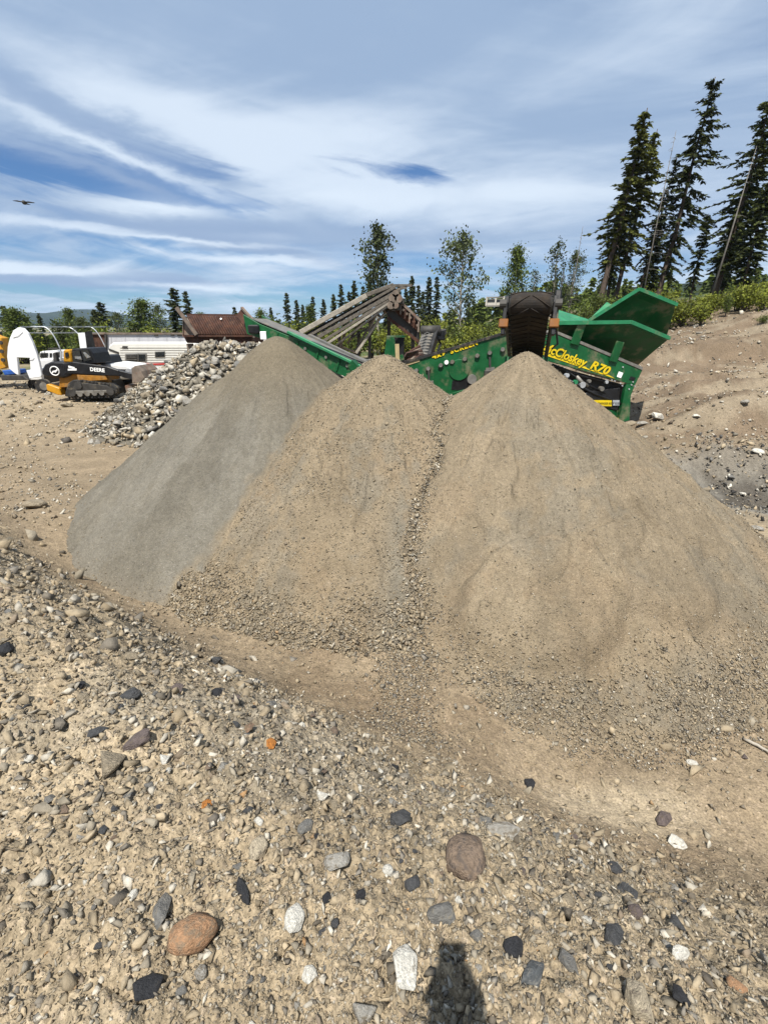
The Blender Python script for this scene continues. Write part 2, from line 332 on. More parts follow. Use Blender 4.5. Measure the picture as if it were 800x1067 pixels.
class MB:
    def __init__(s): s.v = []; s.f = []
    def _add(s, v, f):
        k = len(s.v); s.v += [tuple(x) for x in v]; s.f += [tuple(i+k for i in q) for q in f]; return s
    def box(s, c, sz, R=None):
        x, y, z = sz[0]/2, sz[1]/2, sz[2]/2
        V = [Vector((i, j, k)) for i in (-x, x) for j in (-y, y) for k in (-z, z)]
        if R is not None: V = [R @ q for q in V]
        c = Vector(c)
        return s._add([q+c for q in V], [(0, 1, 3, 2), (4, 6, 7, 5), (0, 4, 5, 1), (2, 3, 7, 6), (0, 2, 6, 4), (1, 5, 7, 3)])
    def bar(s, a, b_, w, h=None, up=(0, 0, 1)):
        a = Vector(a); b_ = Vector(b_); h = h or w; d = (b_-a)
        L = d.length; d.normalize(); upv = Vector(up)
        if abs(d.dot(upv)) > .97: upv = Vector((1, 0, 0))
        sx = d.cross(upv).normalized(); u_ = sx.cross(d)
        return s.box((a+b_)/2, (L, w, h), Matrix((d, sx, u_)).transposed())
    def tube(s, pts, r, n=8, cap=True):
        pts = [Vector(p) for p in pts]; rs = r if isinstance(r, (list, tuple)) else [r]*len(pts)
        V = []; Fc = []; px = None
        for i, p in enumerate(pts):
            d = (pts[min(i+1, len(pts)-1)]-pts[max(i-1, 0)]).normalized()
            if px is None: px = d.orthogonal().normalized()
            px = (px-d*px.dot(d)).normalized(); py = d.cross(px)
            for k in range(n):
                a = 2*math.pi*k/n; V.append(p+(px*math.cos(a)+py*math.sin(a))*rs[i])
        for i in range(len(pts)-1):
            for k in range(n): Fc.append((i*n+k, i*n+(k+1) % n, (i+1)*n+(k+1) % n, (i+1)*n+k))
        if cap: Fc += [tuple(range(n-1, -1, -1)), tuple(range((len(pts)-1)*n, len(pts)*n))]
        return s._add(V, Fc)
    def prism(s, poly, ext):
        """polygon (list of 3D points) pushed along ext"""
        poly = [Vector(p) for p in poly]; ext = Vector(ext); n = len(poly)
        V = poly+[p+ext for p in poly]
        return s._add(V, [tuple(range(n)), tuple(range(2*n-1, n-1, -1))]+[(i, i+n, (i+1) % n+n, (i+1) % n) for i in range(n)])
    def disc(s, c, nrm, r, th, n=20):
        c = Vector(c); nrm = Vector(nrm).normalized(); return s.tube([c-nrm*th/2, c+nrm*th/2], r, n)
    def build(s, name, m, parent=None, bevel=0.0, smooth=False):
        bm = bmesh.new(); vs = [bm.verts.new(x) for x in s.v]
        for f in s.f:
            try: bm.faces.new([vs[i] for i in f])
            except ValueError: pass
        bmesh.ops.recalc_face_normals(bm, faces=bm.faces)
        if bevel:
            bmesh.ops.bevel(bm, geom=[e for e in bm.edges if e.is_manifold and e.calc_face_angle(0) > .5], offset=bevel, segments=1, affect='EDGES', clamp_overlap=True)
        me = bpy.data.meshes.new(name); bm.to_mesh(me); bm.free()
        if smooth:
            for p in me.polygons: p.use_smooth = True
        me.materials.append(m); o = bpy.data.objects.new(name, me); link(o, parent)
        if parent is not None: o.matrix_parent_inverse = pinv(parent)
        return o
def pinv(parent):       # parts are modelled in world coordinates: undo the root's own place once
    return Matrix.Translation(-parent.location) if parent.parent is None else Matrix.Identity(4)
def text(name, s, origin, xdir, up, size, m, parent, shear=0, bold=.0, ext=.004, spacing=1.0, fit=None):
    cu = bpy.data.curves.new(name, 'FONT'); cu.body = s; cu.size = size; cu.shear = shear; cu.offset = bold; cu.extrude = ext; cu.space_character = spacing; cu.resolution_u = 3
    t = bpy.data.objects.new(name, cu); COL.objects.link(t)
    me = bpy.data.meshes.new_from_object(t.evaluated_get(bpy.context.evaluated_depsgraph_get()))
    bpy.data.objects.remove(t)
    if fit:
        xs_ = [v_.co.x for v_ in me.vertices]; k_ = fit/(max(xs_)-min(xs_)); me.transform(Matrix.Diagonal((k_, 1, 1, 1)))
    x = Vector(xdir).normalized(); u_ = Vector(up); u_ = (u_-x*u_.dot(x)).normalized(); n = x.cross(u_)
    me.transform(Matrix.Translation(Vector(origin)) @ Matrix((x, u_, n)).transposed().to_4x4())
    me.materials.clear(); me.materials.append(m); me.name = name
    o = bpy.data.objects.new(name, me); link(o, parent)
    if parent is not None: o.matrix_parent_inverse = pinv(parent)
    return o
def copy_tree(o, parent=None):
    c = o.copy(); COL.objects.link(c)
    if parent is not None: c.parent = parent; c.matrix_parent_inverse = o.matrix_parent_inverse
    for ch in list(o.children): copy_tree(ch, c)
    return c

# ------------------------------------------------------------------ ground sheet
AL = .76
TAN = AL*np.array((.330, .266, .178)); BROWN = AL*np.array((.245, .190, .125)); PALE = AL*np.array((.42, .345, .238)); GREYD = AL*np.array((.185, .172, .145)); DARKGREY = AL*np.array((.085, .075, .062))
def gcol(x, y):
    s = crest_s(x, y); r = np.hypot(x, y)
    c = np.repeat(TAN[None], len(x), 0)*(1+.16*fbm(x*1.3, y*1.3, 3))[:, None]
    def mixin(c, k, f): return c*(1-f[:, None])+k[None]*f[:, None]
    c = mixin(c, PALE, .35*ss(.05, .35, fbm(x*1.9+9, y*1.9, 3))*(1-ss(.6, 1.2, s)))
    c = mixin(c, AL*np.array((.27, .24, .185)), .6*ss(.05, .35, fbm(x*.9+19, y*.9, 3))*(1-ss(.6, 1.2, s)))
    c = mixin(c, BROWN, .85*ss(.45, 1.1, s+.25*fbm(x*1.5, y*1.5, 3))*ss(30, 12, r)*ss(5.5, 4, x))
    c = mixin(c, AL*np.array((.205, .15, .095)), .5*ss(.0, .4, fbm(x*1.1+3, y*1.1+7, 3))*ss(.5, 1.0, s)*ss(9, 6, r))
    c = mixin(c, PALE, .95*np.exp(-(((x-1.75)/.60)**2+((y-2.45)/.26)**2)**1.5))
    c = mixin(c, AL*np.array((.25, .198, .132)), .6*ss(8, 12, r)*ss(.0, .3, fbm(x*.35, y*.35, 3)))
    # hollow beyond the right pile: grey, darkest towards its middle
    hol = np.exp(-((x-8.6)/2.3)**2-((y-10.2)/2.0)**2)
    c = mixin(c, GREYD, np.clip(1.3*ss(.12, .5, hol+.2*fbm(x*.8, y*.8, 3)), 0, 1))
    c = mixin(c, DARKGREY, .9*ss(.55, .85, hol+.35*fbm(x*1.6+2, y*1.6, 3)))
    bank = ss(5, 9, x)*ss(11, 14, y)
    c = mixin(c, AL*np.array((.165, .122, .082)), .9*bank)
    c = mixin(c, AL*np.array((.31, .26, .185)), .6*bank*ss(.05, .3, fbm(x*.25+7, y*.9, 3)))
    c = mixin(c, np.array((.05, .075, .025)), .9*ss(42, 55, r)*ss(-.2, .1, fbm(x*.1, y*.1, 3)))
    return np.clip(c, .02, .8)
def rings():
    r = [.25]
    while r[-1] < 9000:
        x = r[-1]; k = 1.0085 if x < 9 else (1.011 if x < 40 else 1.06)
        r.append(x*k)
    return np.array(r)
def make_ground():
    R = rings(); fine = np.linspace(-66, 66, 520); out_ = np.concatenate([np.linspace(66, 294, 56)[1:-1]])
    A = np.radians(np.concatenate([fine, out_])); nA = len(A)
    RR, AA = np.meshgrid(R, A, indexing='ij'); x = (RR*np.sin(AA)).ravel(); y = (RR*np.cos(AA)).ravel()
    z = hfull(x, y); V = np.stack([x, y, z], 1)
    i = np.arange(len(R)-1)[:, None]; j = np.arange(nA)[None]; j2 = (j+1) % nA
    Q = np.stack([i*nA+j, i*nA+j2, (i+1)*nA+j2, (i+1)*nA+j], -1).reshape(-1, 4)[:, ::-1]
    c = gcol(x, y)
    V = np.concatenate([V, [[0, 0, float(hfull(np.array([0.]), np.array([0.]))[0])]]]); c = np.concatenate([c, TAN[None]])
    o = npmesh('ground', V, Q, M_GROUND, None, c, True)
    cap = [(len(V)-1, (q+1) % nA, q) for q in range(nA)]
    bm = bmesh.new(); bm.from_mesh(o.data); bm.verts.ensure_lookup_table()
    for t in cap:
        f = bm.faces.new([bm.verts[k] for k in t]); f.smooth = True
    bm.to_mesh(o.data); bm.free()
    return tag(o, kind='structure')
make_ground()

# ------------------------------------------------------------------ gravel piles
PILE_LABEL = {'grey': ('grey gravel pile of crushed fines, leftmost and greyest of the three cones', 'gravel pile'),
              'mid': ('middle tan gravel pile with rounded top between the grey and the sharpest cone', 'gravel pile'),
              'right': ('largest sandy gravel pile with a sharp tip under the black conveyor head, rightmost', 'gravel pile')}
def pcol(k, x, y):
    ax, ay, h, tn, rd = PILES[k]; r = np.hypot(x-ax, y-ay); th = np.arctan2(y-ay, x-ax); q = r/(h/tn)
    base = {'grey': np.array((.198, .180, .143)), 'mid': np.array((.290, .232, .155)), 'right': np.array((.275, .222, .150))}[k]
    c = np.repeat(base[None], len(x), 0)
    streak = fbm(th*5+{'grey': 0, 'mid': 3, 'right': 8}[k], r*.25, 4)
    c = c*(1+.22*streak+.10*fbm(x*9, y*9, 3))[:, None]
    def mixin(c, kk, f): return c*(1-f[:, None])+np.array(kk)[None]*f[:, None]
    blu = np.array((.212, .198, .160))
    if k == 'grey':
        c = mixin(c, (.196, .163, .112), .9*ss(.5, .1, q))
        c = mixin(c, (.230, .213, .175), .65*ss(.0, .35, fbm(th*3.1+4, r*.2, 3)+.45*fbm(x*6, y*6, 3))*ss(.2, .5, q))
        c = mixin(c, (.25, .20, .14), .5*ss(.9, 1.05, q))
    if k == 'mid':
        c = mixin(c, blu, .75*np.exp(-((x-.22-.12*(y-5))/.20)**2)*ss(5.9, 5.2, y))
        c = mixin(c, (.285, .218, .140), .6*ss(.0, .3, fbm(x*1.3+1, y*.8, 3)+.45*fbm(x*6, y*6, 3))*ss(.2, .5, q))
        c = mixin(c, blu, .45*ss(.1, .4, fbm(x*1.0+11, y*.6, 3)+.45*fbm(x*6, y*6, 3)))
    if k == 'grey':
        dz_ = hpile('grey', x, y)-hpile('mid', x, y); c = mixin(c, (.275, .222, .150), .85*ss(.07, -.02, dz_+.06*fbm(x*3, y*3, 3)))
    if k == 'mid':
        dz_ = hpile('mid', x, y)-hpile('grey', x, y); c = mixin(c, (.215, .192, .148), .5*ss(.06, -.02, dz_+.08*fbm(x*3+7, y*3, 3)))
    if k == 'right':
        c = mixin(c, blu, .38*ss(.05, .35, fbm(x*.8+5, y*.8, 3)+.45*fbm(x*6, y*6, 3))*ss(.1, .3, q))
        c = mixin(c, (.295, .225, .145), .5*ss(.05, .35, fbm(x*.9+25, y*.9, 3)+.45*fbm(x*6, y*6, 3)))
        c = mixin(c, (.195, .158, .108), .40*ss(.0, .35, fbm(th*9, r*.5, 3))*ss(.4, .9, q))
    return np.clip(c*.65, .02, .7)
def make_pile(k, name='gravel_pile'):
    ax, ay, h, tn, rd = PILES[k]; R = h/tn*1.35; nr = 215; na = 480
    r = np.concatenate([[0.0], R*np.linspace(.004, 1, nr)]); a = np.concatenate([np.linspace(0, np.radians(165), 50, endpoint=False), np.linspace(np.radians(165), 2*np.pi, na-50, endpoint=False)])
    RR, AA = np.meshgrid(r[1:], a, indexing='ij'); x = np.concatenate([[ax], (ax+RR*np.cos(AA)).ravel()]); y = np.concatenate([[ay], (ay+RR*np.sin(AA)).ravel()])
    z = hpile(k, x, y); zg = hbase(x, y)-.10
    below = z < zg; z = np.where(below, zg, z)
    i = np.arange(nr-1)[:, None]; j = np.arange(na)[None]; j2 = (j+1) % na
    Q = np.stack([1+i*na+j, 1+(i+1)*na+j, 1+(i+1)*na+j2, 1+i*na+j2], -1).reshape(-1, 4)
    keep = ~(below[Q].all(1)); Q = Q[keep]
    V = np.stack([x-ax, y-ay, z], 1)
    o = npmesh(name, V, Q, M_PILE, None, pcol(k, x, y), True); o.location = (ax, ay, 0)
    bm = bmesh.new(); bm.from_mesh(o.data); bm.verts.ensure_lookup_table()
    for q in range(na): bm.faces.new([bm.verts[0], bm.verts[1+q], bm.verts[1+(q+1) % na]]).smooth = True
    bmesh.ops.delete(bm, geom=[v_ for v_ in bm.verts if not v_.link_faces], context='VERTS')
    bm.to_mesh(o.data); bm.free()
    return tag(o, *PILE_LABEL[k])
PILEOBJ = {k: make_pile(k) for k in PILES}

# ------------------------------------------------------------------ stones
def hull(seed, n=12, flat=(1, .8, .6), rnd=0.0):
    rg = np.random.default_rng(seed); p = rg.normal(size=(n, 3)); p /= np.linalg.norm(p, axis=1)[:, None]
    p *= (1-rnd*rg.random((n, 1))); p *= np.array(flat)
    bm = bmesh.new(); vs = [bm.verts.new(q) for q in p]
    g = bmesh.ops.convex_hull(bm, input=vs)
    bmesh.ops.delete(bm, geom=[v_ for v_ in bm.verts if not v_.link_faces], context='VERTS')
    bmesh.ops.triangulate(bm, faces=bm.faces); bmesh.ops.recalc_face_normals(bm, faces=bm.faces)
    bm.verts.index_update()
    V = np.array([v_.co[:] for v_ in bm.verts]); Fc = np.array([[v_.index for v_ in f.verts] for f in bm.faces]); bm.free()
    return V, Fc
def rotmats(n, rg, tilt=1.0):
    a = rg.random(n)*2*np.pi; b_ = rg.normal(size=n)*tilt; c = rg.normal(size=n)*tilt
    ca, sa, cb, sb, cc, sc = np.cos(a), np.sin(a), np.cos(b_), np.sin(b_), np.cos(c), np.sin(c)
    o = np.zeros(n); i = np.ones(n)
    Rz = np.array([[ca, -sa, o], [sa, ca, o], [o, o, i]]); Rx = np.array([[i, o, o], [o, cb, -sb], [o, sb, cb]]); Ry = np.array([[cc, o, sc], [o, i, o], [-sc, o, cc]])
    return np.einsum('ijn,jkn,kln->nil', Rz, Rx, Ry)
CLS = np.array([(.345, .282, .192), (.28, .255, .205), (.140, .136, .128), (.050, .050, .052), (.52, .49, .42), (.35, .28, .185), (.19, .15, .115), (.42, .22, .08)])*np.array([.72, .68, .66, .64, .70, .70, .66, .6])[:, None]
def scatter(name, P, size, prob, parent, nv=9, tilt=.5, seed=0, sink=.1, flat=(1, .78, .58), loc=(0, 0, 0), dusty=.0, m=None):
    rg = np.random.default_rng(seed); n = len(P); protos = [hull(seed*31+k, nv, flat, .38) for k in range(7)]
    which = rg.integers(0, 7, n); R = rotmats(n, rg, tilt); sc = size[:, None]*(1+.32*rg.normal(size=(n, 3))).clip(.4, 1.8)
    ci = rg.choice(len(CLS), n, p=np.array(prob)/sum(prob)); colr = CLS[ci]*(1+.22*rg.normal(size=(n, 1))).clip(.5, 1.6)
    colr = colr*(1-dusty)+CLS[0]*dusty
    Vs = []; Fs = []; Cs = []; off = 0
    for k in range(7):
        id_ = np.where(which == k)[0]; V0, F0 = protos[k]
        v_ = np.einsum('nij,nkj->nki', R[id_], V0[None]*sc[id_][:, None, :])+P[id_][:, None, :]; v_[:, :, 2] += (size[id_]*(.35-sink))[:, None]
        Vs.append(v_.reshape(-1, 3)); Fs.append((F0[None]+(np.arange(len(id_))*len(V0))[:, None, None]).reshape(-1, 3)+off); off += len(id_)*len(V0)
        Cs.append(np.repeat(colr[id_], len(V0), 0))
    V = np.concatenate(Vs)-np.array(loc)
    o = npmesh(name, V, np.concatenate(Fs), m or M_STONE, parent, np.concatenate(Cs).clip(.02, .85))
    return tag(o, kind='stuff')
def polar(n, r0, r1, a0, a1, rg):
    r = np.exp(rg.uniform(np.log(r0), np.log(r1), n)); a = np.radians(rg.uniform(a0, a1, n)); return r*np.sin(a), r*np.cos(a), r
def surf(x, y):         # top of whatever lies there
    z = hfull(x, y)
    for k in PILES: z = np.maximum(z, hpile(k, x, y))
    return z
def on_ground(x, y, mrg=.02):
    g = hfull(x, y); ok = np.ones(len(x), bool)
    for k in PILES: ok &= hpile(k, x, y) < g+mrg
    return ok, g
rg = np.random.default_rng(11)
# foreground rubble
x, y, r = polar(108000, .42, 9.0, -63, 63, rg); s = crest_s(x, y); ok, z = on_ground(x, y)
dens = (1-.80*ss(.6, 1.3, s))*ss(-.75, .15, fbm(x*1.2+2, y*1.2, 3)+.12); ok &= rg.random(len(x)) < dens
x, y, z, r = x[ok], y[ok], z[ok], r[ok]; sz = (.0026*r+.0015)*np.exp(rg.normal(size=len(x))*.42)
scatter('gravel', np.stack([x, y, z], 1), sz, (42, 20, 12, 8, 10, 8, 5, .4), None, 6, .9, 5, -.02, dusty=.5)
x, y, r = polar(30000, .42, 9.0, -63, 63, rg); s = crest_s(x, y); ok, z = on_ground(x, y)
dens = (1-.88*ss(.5, 1.2, s))*ss(-.7, .2, fbm(x*1.0+2, y*1.0, 3)+.10); ok &= rg.random(len(x)) < dens
x, y, z, r = x[ok], y[ok], z[ok], r[ok]; sz = (.0066*r+.0035)*np.exp(rg.normal(size=len(x))*.42)
scatter('pebbles', np.stack([x, y, z], 1), sz, (32, 20, 13, 10, 17, 7, 5, .4), None, 8, .8, 6, .14, dusty=.30)
# yard at the left and the bank at the right
x, y, r = polar(40000, 5.5, 42, -52, 52, rg); ok, z = on_ground(x, y)
cl = fbm(x*.35+3, y*.35, 3); ok &= rg.random(len(x)) < ss(-.5, .2, cl)*(.35+.65*ss(.9, 2, np.abs(crest_s(x, y))))
x, y, z, r = x[ok], y[ok], z[ok], r[ok]; sz = (.0021*r+.003)*np.exp(rg.normal(size=len(x))*.5)
scatter('yard_stones', np.stack([x, y, z], 1), sz, (36, 22, 6, 2, 26, 14, 4, .3), None, 8, .6, 7, .1, dusty=.2)
n = 5000; x = rg.normal(8.9, 1.7, n); y = rg.normal(10.2, 1.6, n); z = hfull(x, y); ok = (fbm(x*1.1, y*1.1, 3) > -.1) & on_ground(x, y)[0]; x, y, z = x[ok], y[ok], z[ok]
scatter('hollow_rubble', np.stack([x, y, z], 1), .030*np.exp(rg.normal(size=len(x))*.5), (12, 26, 34, 22, 6, 2, 2, 0), None, 9, .9, 8, 0, dusty=.05)
n = 5200; x = rg.uniform(7, 32, n); y = 12+26*rg.random(n)**1.4; z = hfull(x, y); ok = (fbm(x*.5+5, y*.5, 3) > -.05) & on_ground(x, y)[0] & (x > .42*y); x, y, z = x[ok], y[ok], z[ok]
scatter('bank_clods', np.stack([x, y, z], 1), .050*np.exp(rg.normal(size=len(x))*.45), (40, 10, 8, 3, 3, 10, 30, 0), None, 9, .9, 9, .05, dusty=.1)
# gravel lying on the piles, coarser at the toes and along the seams
for pi, k in enumerate(PILES):
    ax, ay, h, tn, rd = PILES[k]; Rr = h/tn; n = {'grey': 30000, 'mid': 150000, 'right': 60000}[k]
    a = rg.uniform(np.pi, 2*np.pi, n); a = np.where(rg.random(n) < .25, rg.uniform(0, 2*np.pi, n), a)
    q = np.sqrt(rg.random(n))*1.12; x = ax+q*Rr*np.cos(a); y = ay+q*Rr*np.sin(a); z = hpile(k, x, y)
    oth = np.max([hpile(j, x, y) for j in PILES if j != k], axis=0); g = hfull(x, y)
    ok = (z > oth-.02) & (z > g-.03)
    seam = np.exp(-((z-(oth if k == 'grey' else hpile({'mid': 'right', 'right': 'mid'}[k], x, y)))/.07)**2)*(k != 'grey'); toe = ss(.80, .98, q+.06*fbm(x*1.5, y*1.5, 3))
    patch = ss(.05, .35, fbm(x*2.2+pi*9, y*2.2, 3))
    ok &= rg.random(n) < np.clip(.28+.5*patch+toe+seam*.9, 0, 1)*({'grey': .45}.get(k, 1.0))
    sz = {'grey': .0055, 'mid': .0115, 'right': .0085}[k]*np.exp(rg.normal(size=n)*.3)*(1+1.3*seam*(k != 'grey')+1.0*toe)
    x, y, z, sz = x[ok], y[ok], z[ok], sz[ok]
    scatter('gravel', np.stack([x, y, z], 1), sz, (44, 26, 12, 4, 14, 14, 6, .2), PILEOBJ[k], 6, .8, 20+pi, -.05, loc=(ax, ay, 0), dusty=.42)
    if k != 'grey':      # coarse stones that rolled down to the toe and along the seam
        n = 190000; a = rg.uniform(np.pi*1.02, 1.98*np.pi, n); q = rg.uniform(.45, 1.25, n); x = ax+q*Rr*np.cos(a); y = ay+q*Rr*np.sin(a); z = hpile(k, x, y); g = hfull(x, y)
        oth = hpile({'mid': 'right', 'right': 'mid'}[k], x, y); allo = np.max([hpile(j, x, y) for j in PILES if j != k], axis=0); top = np.maximum(z, g); edge = z-g+.06*fbm(x*2.5, y*2.5, 2)
        pr_ = np.clip((.90 if k == 'right' else .14)*ss(.42, .14, edge)*ss(-.12, -.02, edge)*ss(-.10, .22, fbm(x*1.3+3, y*1.3, 2)+.14)+.95*np.exp(-((z-oth)/.075)**2)*ss(1.2, 0, z-1.6), 0, 1); pr_ = pr_*np.where(k == 'right', 1, .8)*(top > allo-.02)
        ok = rg.random(n) < pr_; x, y, z = x[ok], y[ok], top[ok]; sz = .0125*np.exp(rg.normal(size=len(x))*.3)
        scatter('coarse_gravel', np.stack([x, y, z], 1), sz, (40, 22, 18, 9, 9, 12, 10, .2), PILEOBJ[k], 6, .9, 30+pi, -.1, loc=(ax, ay, 0), dusty=.15)

# --- single stones
def march(px, py):
    d = ray(px, py); t = .3*1.003**np.arange(1700)
    x, y, z = d[0]*t, d[1]*t, H+d[2]*t; i = int(np.argmax(z < hbase(x, y))); i = i if i else len(t)-1
    return Vector((x[i], y[i], z[i])), float(t[i])
STONE_MATS = {}
def smat(kind):
    if kind in STONE_MATS: return STONE_MATS[kind]
    K = {'orange': ((.50, .29, .16), (.33, .25, .17), .5), 'rust': ((.55, .22, .05), (.30, .12, .04), .5), 'salmon': ((.50, .30, .20), DUST, .4),
         'white': ((.80, .77, .68), (.40, .36, .29), .55), 'pale': ((.42, .40, .355), DUST, .5), 'grey': ((.22, .215, .20), (.34, .30, .23), .55),
         'dark': ((.085, .087, .09), (.20, .18, .15), .6), 'black': ((.040, .041, .045), (.13, .12, .10), .62), 'mauve': ((.17, .135, .125), DUST, .55),
         'brown': ((.27, .20, .145), (.16, .13, .11), .5), 'tan': ((.37, .31, .22), (.28, .23, .16), .5), 'cream': ((.55, .47, .34), (.14, .11, .09), .52), 'slate': ((.13, .14, .145), (.30, .29, .26), .52)}[kind]
    STONE_MATS[kind] = mat('stone_'+kind, tuple(.66*q for q in K[0]), .8, var=.30, scale=3.2, dust=(tuple(.62*q for q in K[1]), 2.6, K[2]-.03, .85), bump=.6, bscale=7, spec=.25); return STONE_MATS[kind]
def rock_mesh(seed, angular=True):
    rgx = np.random.default_rng(seed); n = 15 if angular else 34
    p = rgx.normal(size=(n, 3)); p /= np.linalg.norm(p, axis=1)[:, None]; p *= (1-(.28 if angular else .10)*rgx.random((n, 1)))
    bm = bmesh.new(); vs = [bm.verts.new(q) for q in p]; bmesh.ops.convex_hull(bm, input=vs)
    bmesh.ops.delete(bm, geom=[v_ for v_ in bm.verts if not v_.link_faces], context='VERTS')
    bmesh.ops.bevel(bm, geom=[e for e in bm.edges if e.calc_face_angle(0) > .25], offset=.085 if angular else .12, segments=1 if angular else 2, affect='EDGES', clamp_overlap=True)
    for v_ in bm.verts: v_.co *= 1+.035*float(perlin(np.array([v_.co.x*2.3+seed]), np.array([v_.co.y*2.3+v_.co.z*3]))[0])
    me = bpy.data.meshes.new('stone'); bm.to_mesh(me); bm.free(); me.materials.append(M_STONE)
    if not angular:
        for q in me.polygons: q.use_smooth = True
    return me
ANG = [rock_mesh(100+k) for k in range(14)]; RND = [rock_mesh(200+k, False) for k in range(8)]
def stone(loc, dims, rot, kind, me, label, group=None, name='stone', cat='stone'):
    o = bpy.data.objects.new(name, me); link(o); o.location = loc; o.scale = dims; o.rotation_euler = rot
    o.material_slots[0].link = 'OBJECT'; o.material_slots[0].material = smat(kind)
    return tag(o, label, cat, group)
NAMED = [  # px, py, width px, height px, colour, angular?, label
    (203, 982, 50, 40, 'orange', 0, 'large rounded orange tan cobble lying in the gravel, bottom left foreground'),
    (484, 900, 42, 56, 'brown', 0, 'large smooth purplish brown cobble half buried above the phone shadow'),
    (422, 1010, 30, 50, 'white', 1, 'tall pointed cream white stone just left of the shadow'),
    (306, 961, 26, 38, 'white', 1, 'upright whitish grey stone left of the tall pointed white stone'),
    (351, 903, 32, 26, 'pale', 1, 'pale grey block shaped stone above and right of the upright whitish stone'),
    (419, 858, 34, 22, 'dark', 1, 'dark grey wedge shaped stone lying flat above the brown cobble'),
    (156, 1038, 34, 28, 'black', 1, 'black angular stone right below the orange tan cobble'),
    (534, 995, 26, 28, 'black', 1, 'black blunt stone just right of the shadow'),
    (553, 1023, 22, 46, 'slate', 1, 'long dark banded grey stone below the black blunt stone'),
    (664, 1052, 44, 46, 'cream', 1, 'cream stone with dark patches at the bottom edge right of the shadow'),
    (458, 952, 38, 32, 'grey', 1, 'flat grey stone at the very tip of the shadow'),
    (268, 882, 24, 30, 'cream', 1, 'cream and rust stained stone above the upright whitish stone'),
    (216, 841, 15, 17, 'rust', 1, 'small bright orange stone, brightest in the gravel at the left'),
    (282, 775, 13, 17, 'rust', 1, 'small rusty orange stone near the crest of the rubble'),
    (260, 757, 14, 13, 'salmon', 1, 'small salmon pink stone uphill of the rusty orange stone'),
    (147, 775, 40, 20, 'mauve', 1, 'long grey brown slab of stone lying flat on the rubble at the left'),
    (112, 800, 44, 38, 'tan', 1, 'big tan earth clod casting a deep shadow at the left'),
    (5, 677, 22, 24, 'black', 1, 'dark boulder cut by the left edge of the picture'),
    (185, 720, 15, 18, 'mauve', 1, 'mauve grey square stone above the long slab'),
    (136, 724, 28, 18, 'dark', 1, 'dark flat stone left of the mauve square stone'),
    (322, 1012, 19, 23, 'white', 1, 'small rounded white stone left of the tall pointed white stone, lower down'),
    (640, 978, 26, 30, 'dark', 1, 'dark grey stone in a knot of stones, lower right foreground'),
    (660, 955, 16, 16, 'mauve', 0, 'brown grey stone on top of the knot of stones at lower right'),
    (701, 967, 24, 17, 'dark', 1, 'dark flat stone right of the knot of stones at lower right'),
    (704, 880, 20, 17, 'white', 1, 'white chip of stone on the slope at right, above the knot of stones'),
    (522, 870, 42, 22, 'pale', 1, 'pale flat stone right of the brown cobble'),
    (376, 1052, 36, 28, 'pale', 1, 'grey white lump of stone at the bottom edge left of the shadow'),
    (171, 956, 26, 40, 'grey', 1, 'smooth grey stone half buried beside the orange tan cobble'),
    (706, 998, 18, 26, 'white', 1, 'white striped stone below the dark flat stone at lower right'),
    (592, 1012, 36, 22, 'grey', 1, 'smooth grey stone half buried right of the long banded stone'),
    (706, 1040, 32, 22, 'black', 1, 'black flat stone near the bottom right corner'),
    (766, 1028, 22, 18, 'orange', 1, 'orange and white stone near the bottom right corner'),
    (170, 790, 14, 20, 'white', 1, 'white stone just right of the long slab'),
    (103, 770, 24, 14, 'dark', 1, 'dark stone left of the long grey brown slab'),
    (225, 692, 22, 12, 'dark', 1, 'dark stone on the crest of the rubble'),
    (146, 606, 12, 9, 'cream', 0, 'cream stone on the crest close to the grey pile'),
    (254, 932, 14, 30, 'black', 1, 'narrow black splinter of stone above the upright whitish stone'),
    (429, 920, 20, 20, 'dark', 1, 'dark rounded stone left of the large brown cobble'),
    (375, 935, 14, 14, 'black', 1, 'small black six sided stone left of the dark rounded stone'),
    (340, 938, 12, 16, 'black', 1, 'small black stone right of the upright whitish stone'),
    (317, 862, 22, 18, 'grey', 1, 'grey stone uphill of the pale block shaped stone'),
    (334, 830, 18, 15, 'white', 1, 'white stone on the rubble slope above the pale block stone'),
    (552, 820, 18, 15, 'black', 1, 'black stone alone on the sandy slope below the largest pile'),
    (691, 857, 18, 22, 'mauve', 1, 'brown stone beside the white chip on the right slope'),
    (720, 795, 14, 9, 'white', 1, 'whitish stone in the pale sandy patch at right'),
    (774, 789, 10, 9, 'mauve', 1, 'small dark red stone on the pale sandy patch at right'),
]
occ = []
def put_stone(px, py, wpx, hpx, kind, ang, label, group=None, sd=0, sinkf=.30):
    p, t = march(px, py); rr = random.Random(sd)
    w = wpx*t/F; d = hpx*t/F; thick = min(w, d)*rr.uniform(.55, .8)
    dx_ = w/2/1.0; occ.append((p.x, p.y, max(w, d)/2))
    # a stone seen from steeply above: its picture height is mostly its length along the ground
    dist = math.hypot(p.x, p.y); fs = max(.35, (H-p.z)/math.hypot(dist, H-p.z)); dy_ = max(d/2*.7, (d/2-thick/2*(1-fs))/fs*.9)
    zs_ = hfull(np.array([p.x, p.x-w*.3, p.x+w*.3, p.x, p.x]), np.array([p.y, p.y, p.y, p.y-d*.3, p.y+d*.3])); z = float(.5*zs_.max()+.5*zs_.mean())
    me = rr.choice(ANG if ang else RND)
    return stone((p.x, p.y, z+thick*(.5-sinkf)), (dx_*1.08, dy_*1.08, thick*.55), (rr.uniform(-.2, .2), rr.uniform(-.2, .2), rr.uniform(-.3, .3)-math.atan2(p.x, p.y)), kind, me, label, group)
